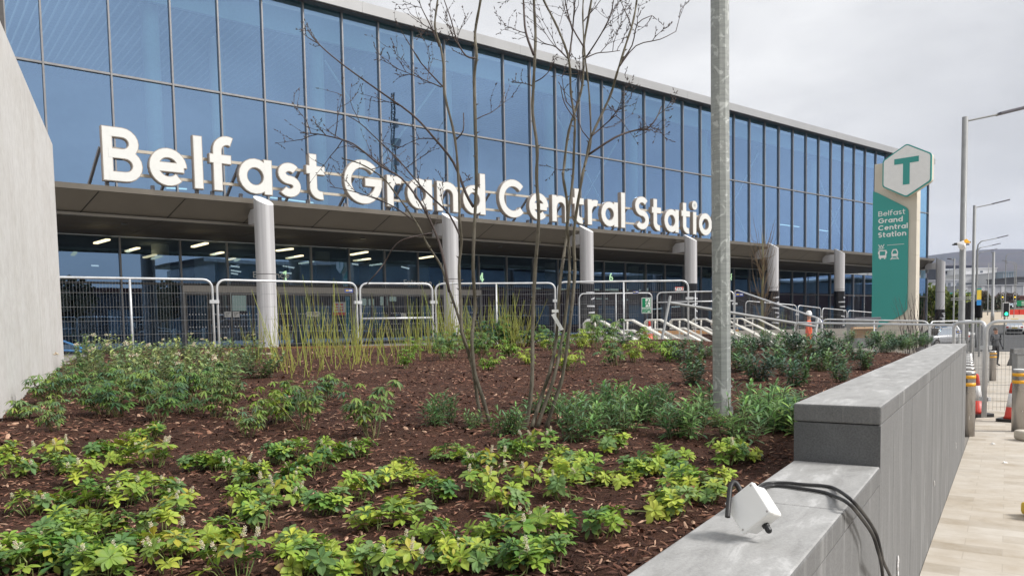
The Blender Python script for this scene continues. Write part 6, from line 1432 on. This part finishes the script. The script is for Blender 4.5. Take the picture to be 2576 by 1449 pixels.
# ------------------------------------------------------------------ across the street, behind the camera (seen in the glass)
bb = thing('brick_hall', 'long brick hall with wavy pale roof reflected in the station glazing', 'building', B(60, -32, 0), BA)
mb = MB(); mb.box((-24, -25, -3), (170, 0, 8.2)); mb.build('wall', M['brick'], bb)
mb = MB(); mb.box((-24, -24.5, 8.2), (170, -.6, 11.2)); mb.build('clerestory', M['glass_far'], bb)
mb = MB(); n = 90; vs = []
for i in range(n): u = -26 + 198 * i / (n - 1); z = 11.6 + .9 * math.sin(u / 11); vs += [(u, 1.2, z), (u, -25, z + .6), (u, -25, z + 1.1), (u, 1.2, z + .5)]
mb.add(vs, [(i * 4 + j, i * 4 + (j + 1) % 4, i * 4 + 4 + (j + 1) % 4, i * 4 + 4 + j) for i in range(n - 1) for j in range(4)]); mb.build('wavy_roof', M['white_clad'], bb)
mb = MB(); mb.box((0.1, .02, 1), (.11, .03, 2))
for k in range(20): mb = MB(); mb.box((-20 + 9 * k, -.2, 1.2), (-15.5 + 9 * k, .06, 4.8)); mb.build('window', M['glass_far'], bb)
ob = thing('added_dark_block', 'unseen low dark block added to darken the left ground floor glazing reflections', 'building', B(-20, -30, 0), BA)  # invented block out of view, there to darken the left glazing
mb = MB(); mb.box((-50, -12, -2), (54, 0, 6.4)); mb.build('wall', M['dark_clad'], ob)
mb = MB(); mb.box((-50.3, -12.3, 6.4), (54.3, .3, 7.0)); mb.build('roof', M['brick'], ob)
for k in range(16): mb = MB(); mb.box((-48 + 6.4 * k, -.2, 1.0), (-45 + 6.4 * k, .05, 4.2)); mb.build('window', M['glass_far'], ob)
ms = thing('lattice_mast', 'tall lattice radio mast reflected in the station glazing', 'mast', (102, 4.3, -1)); hm_ = 50; mb = MB()
wq_ = lambda z: 1.1 - .75 * z / hm_
for i in range(3):
    a0_ = 2.094 * i; mb.tube([(wq_(z) * math.cos(a0_), wq_(z) * math.sin(a0_), z) for z in (0, hm_)], .11, 5)
for k in range(40):
    z0_, z1_ = hm_ * k / 40, hm_ * (k + 1) / 40
    for i in range(3):
        a0_, a1_ = 2.094 * i, 2.094 * (i + 1); mb.tube([(wq_(z0_) * math.cos(a0_), wq_(z0_) * math.sin(a0_), z0_), (wq_(z1_) * math.cos(a1_), wq_(z1_) * math.sin(a1_), z1_)], .06, 4); mb.tube([(wq_(z1_) * math.cos(a0_), wq_(z1_) * math.sin(a0_), z1_), (wq_(z1_) * math.cos(a1_), wq_(z1_) * math.sin(a1_), z1_)], .05, 4)
mb.build('lattice', M['dark_clad'], ms)
for z, r_ in ((44, .5), (40, .9), (36, .6), (31, 1.0)): mb = MB(); mb.lathe([(.2, z - .7), (r_, z - .7), (r_, z + .7), (.2, z + .7)], 9, (.6, .3, 0)); mb.build('antenna', M['pale_clad'], ms)
bush_ = [(.05, .045, .03), (.06, .07, .03)]
for k, (u, v) in enumerate(((16, -20), (27, -24), (4, -22))):
    q = B(u, v, 0); rr = random.Random(40 + k); t = thing('street_tree', ('dark tree across the street reflected in the left glazing, middle one', 'dark tree across the street reflected nearest the entrance doors', 'dark tree across the street reflected farthest left')[k], 'tree', (q.x, q.y, 0)); mb = MB(); mb.tube([(0, 0, 0), (.1, 0, 2.5), (0, .1, 5)], [.25, .2, .1], 8); mb.build('trunk', M['bark'], t); mb = MB()
    for i in range(900):
        d = Vector((rr.gauss(0, 1), rr.gauss(0, 1), rr.gauss(0, 1))).normalized() * (2.6 * rr.random() ** .4); p = d + Vector((0, 0, 5.2)); e = Vector((rr.gauss(0, 1), rr.gauss(0, 1), rr.gauss(0, 1))).normalized(); s_ = .2; mb.add([p - e * s_, p + e.orthogonal() * s_, p + e * s_, p - e.orthogonal() * s_], [(0, 1, 2, 3)], [jit(bush_[i % 2], rr)] * 4)
    mb.build('crown', M['leaf'], t)
# ------------------------------------------------------------------ haze
mb = MB(); mb.box((-1500, -150, -4), (8000, 5200, 420)); hz = MB
a = N('haze'); pv_ = a.n('ShaderNodeVolumePrincipled'); pv_.inputs['Density'].default_value = 9e-5; pv_.inputs['Color'].default_value = (.55, .66, .95, 1); pv_.inputs['Anisotropy'].default_value = .3; a.l(pv_.outputs[0], a.o.inputs['Volume'])
HAZE = True
if HAZE: o = mb.build('haze', a.m, kind='stuff'); tag(o, 'pale haze between the street and the distant hill', 'haze')
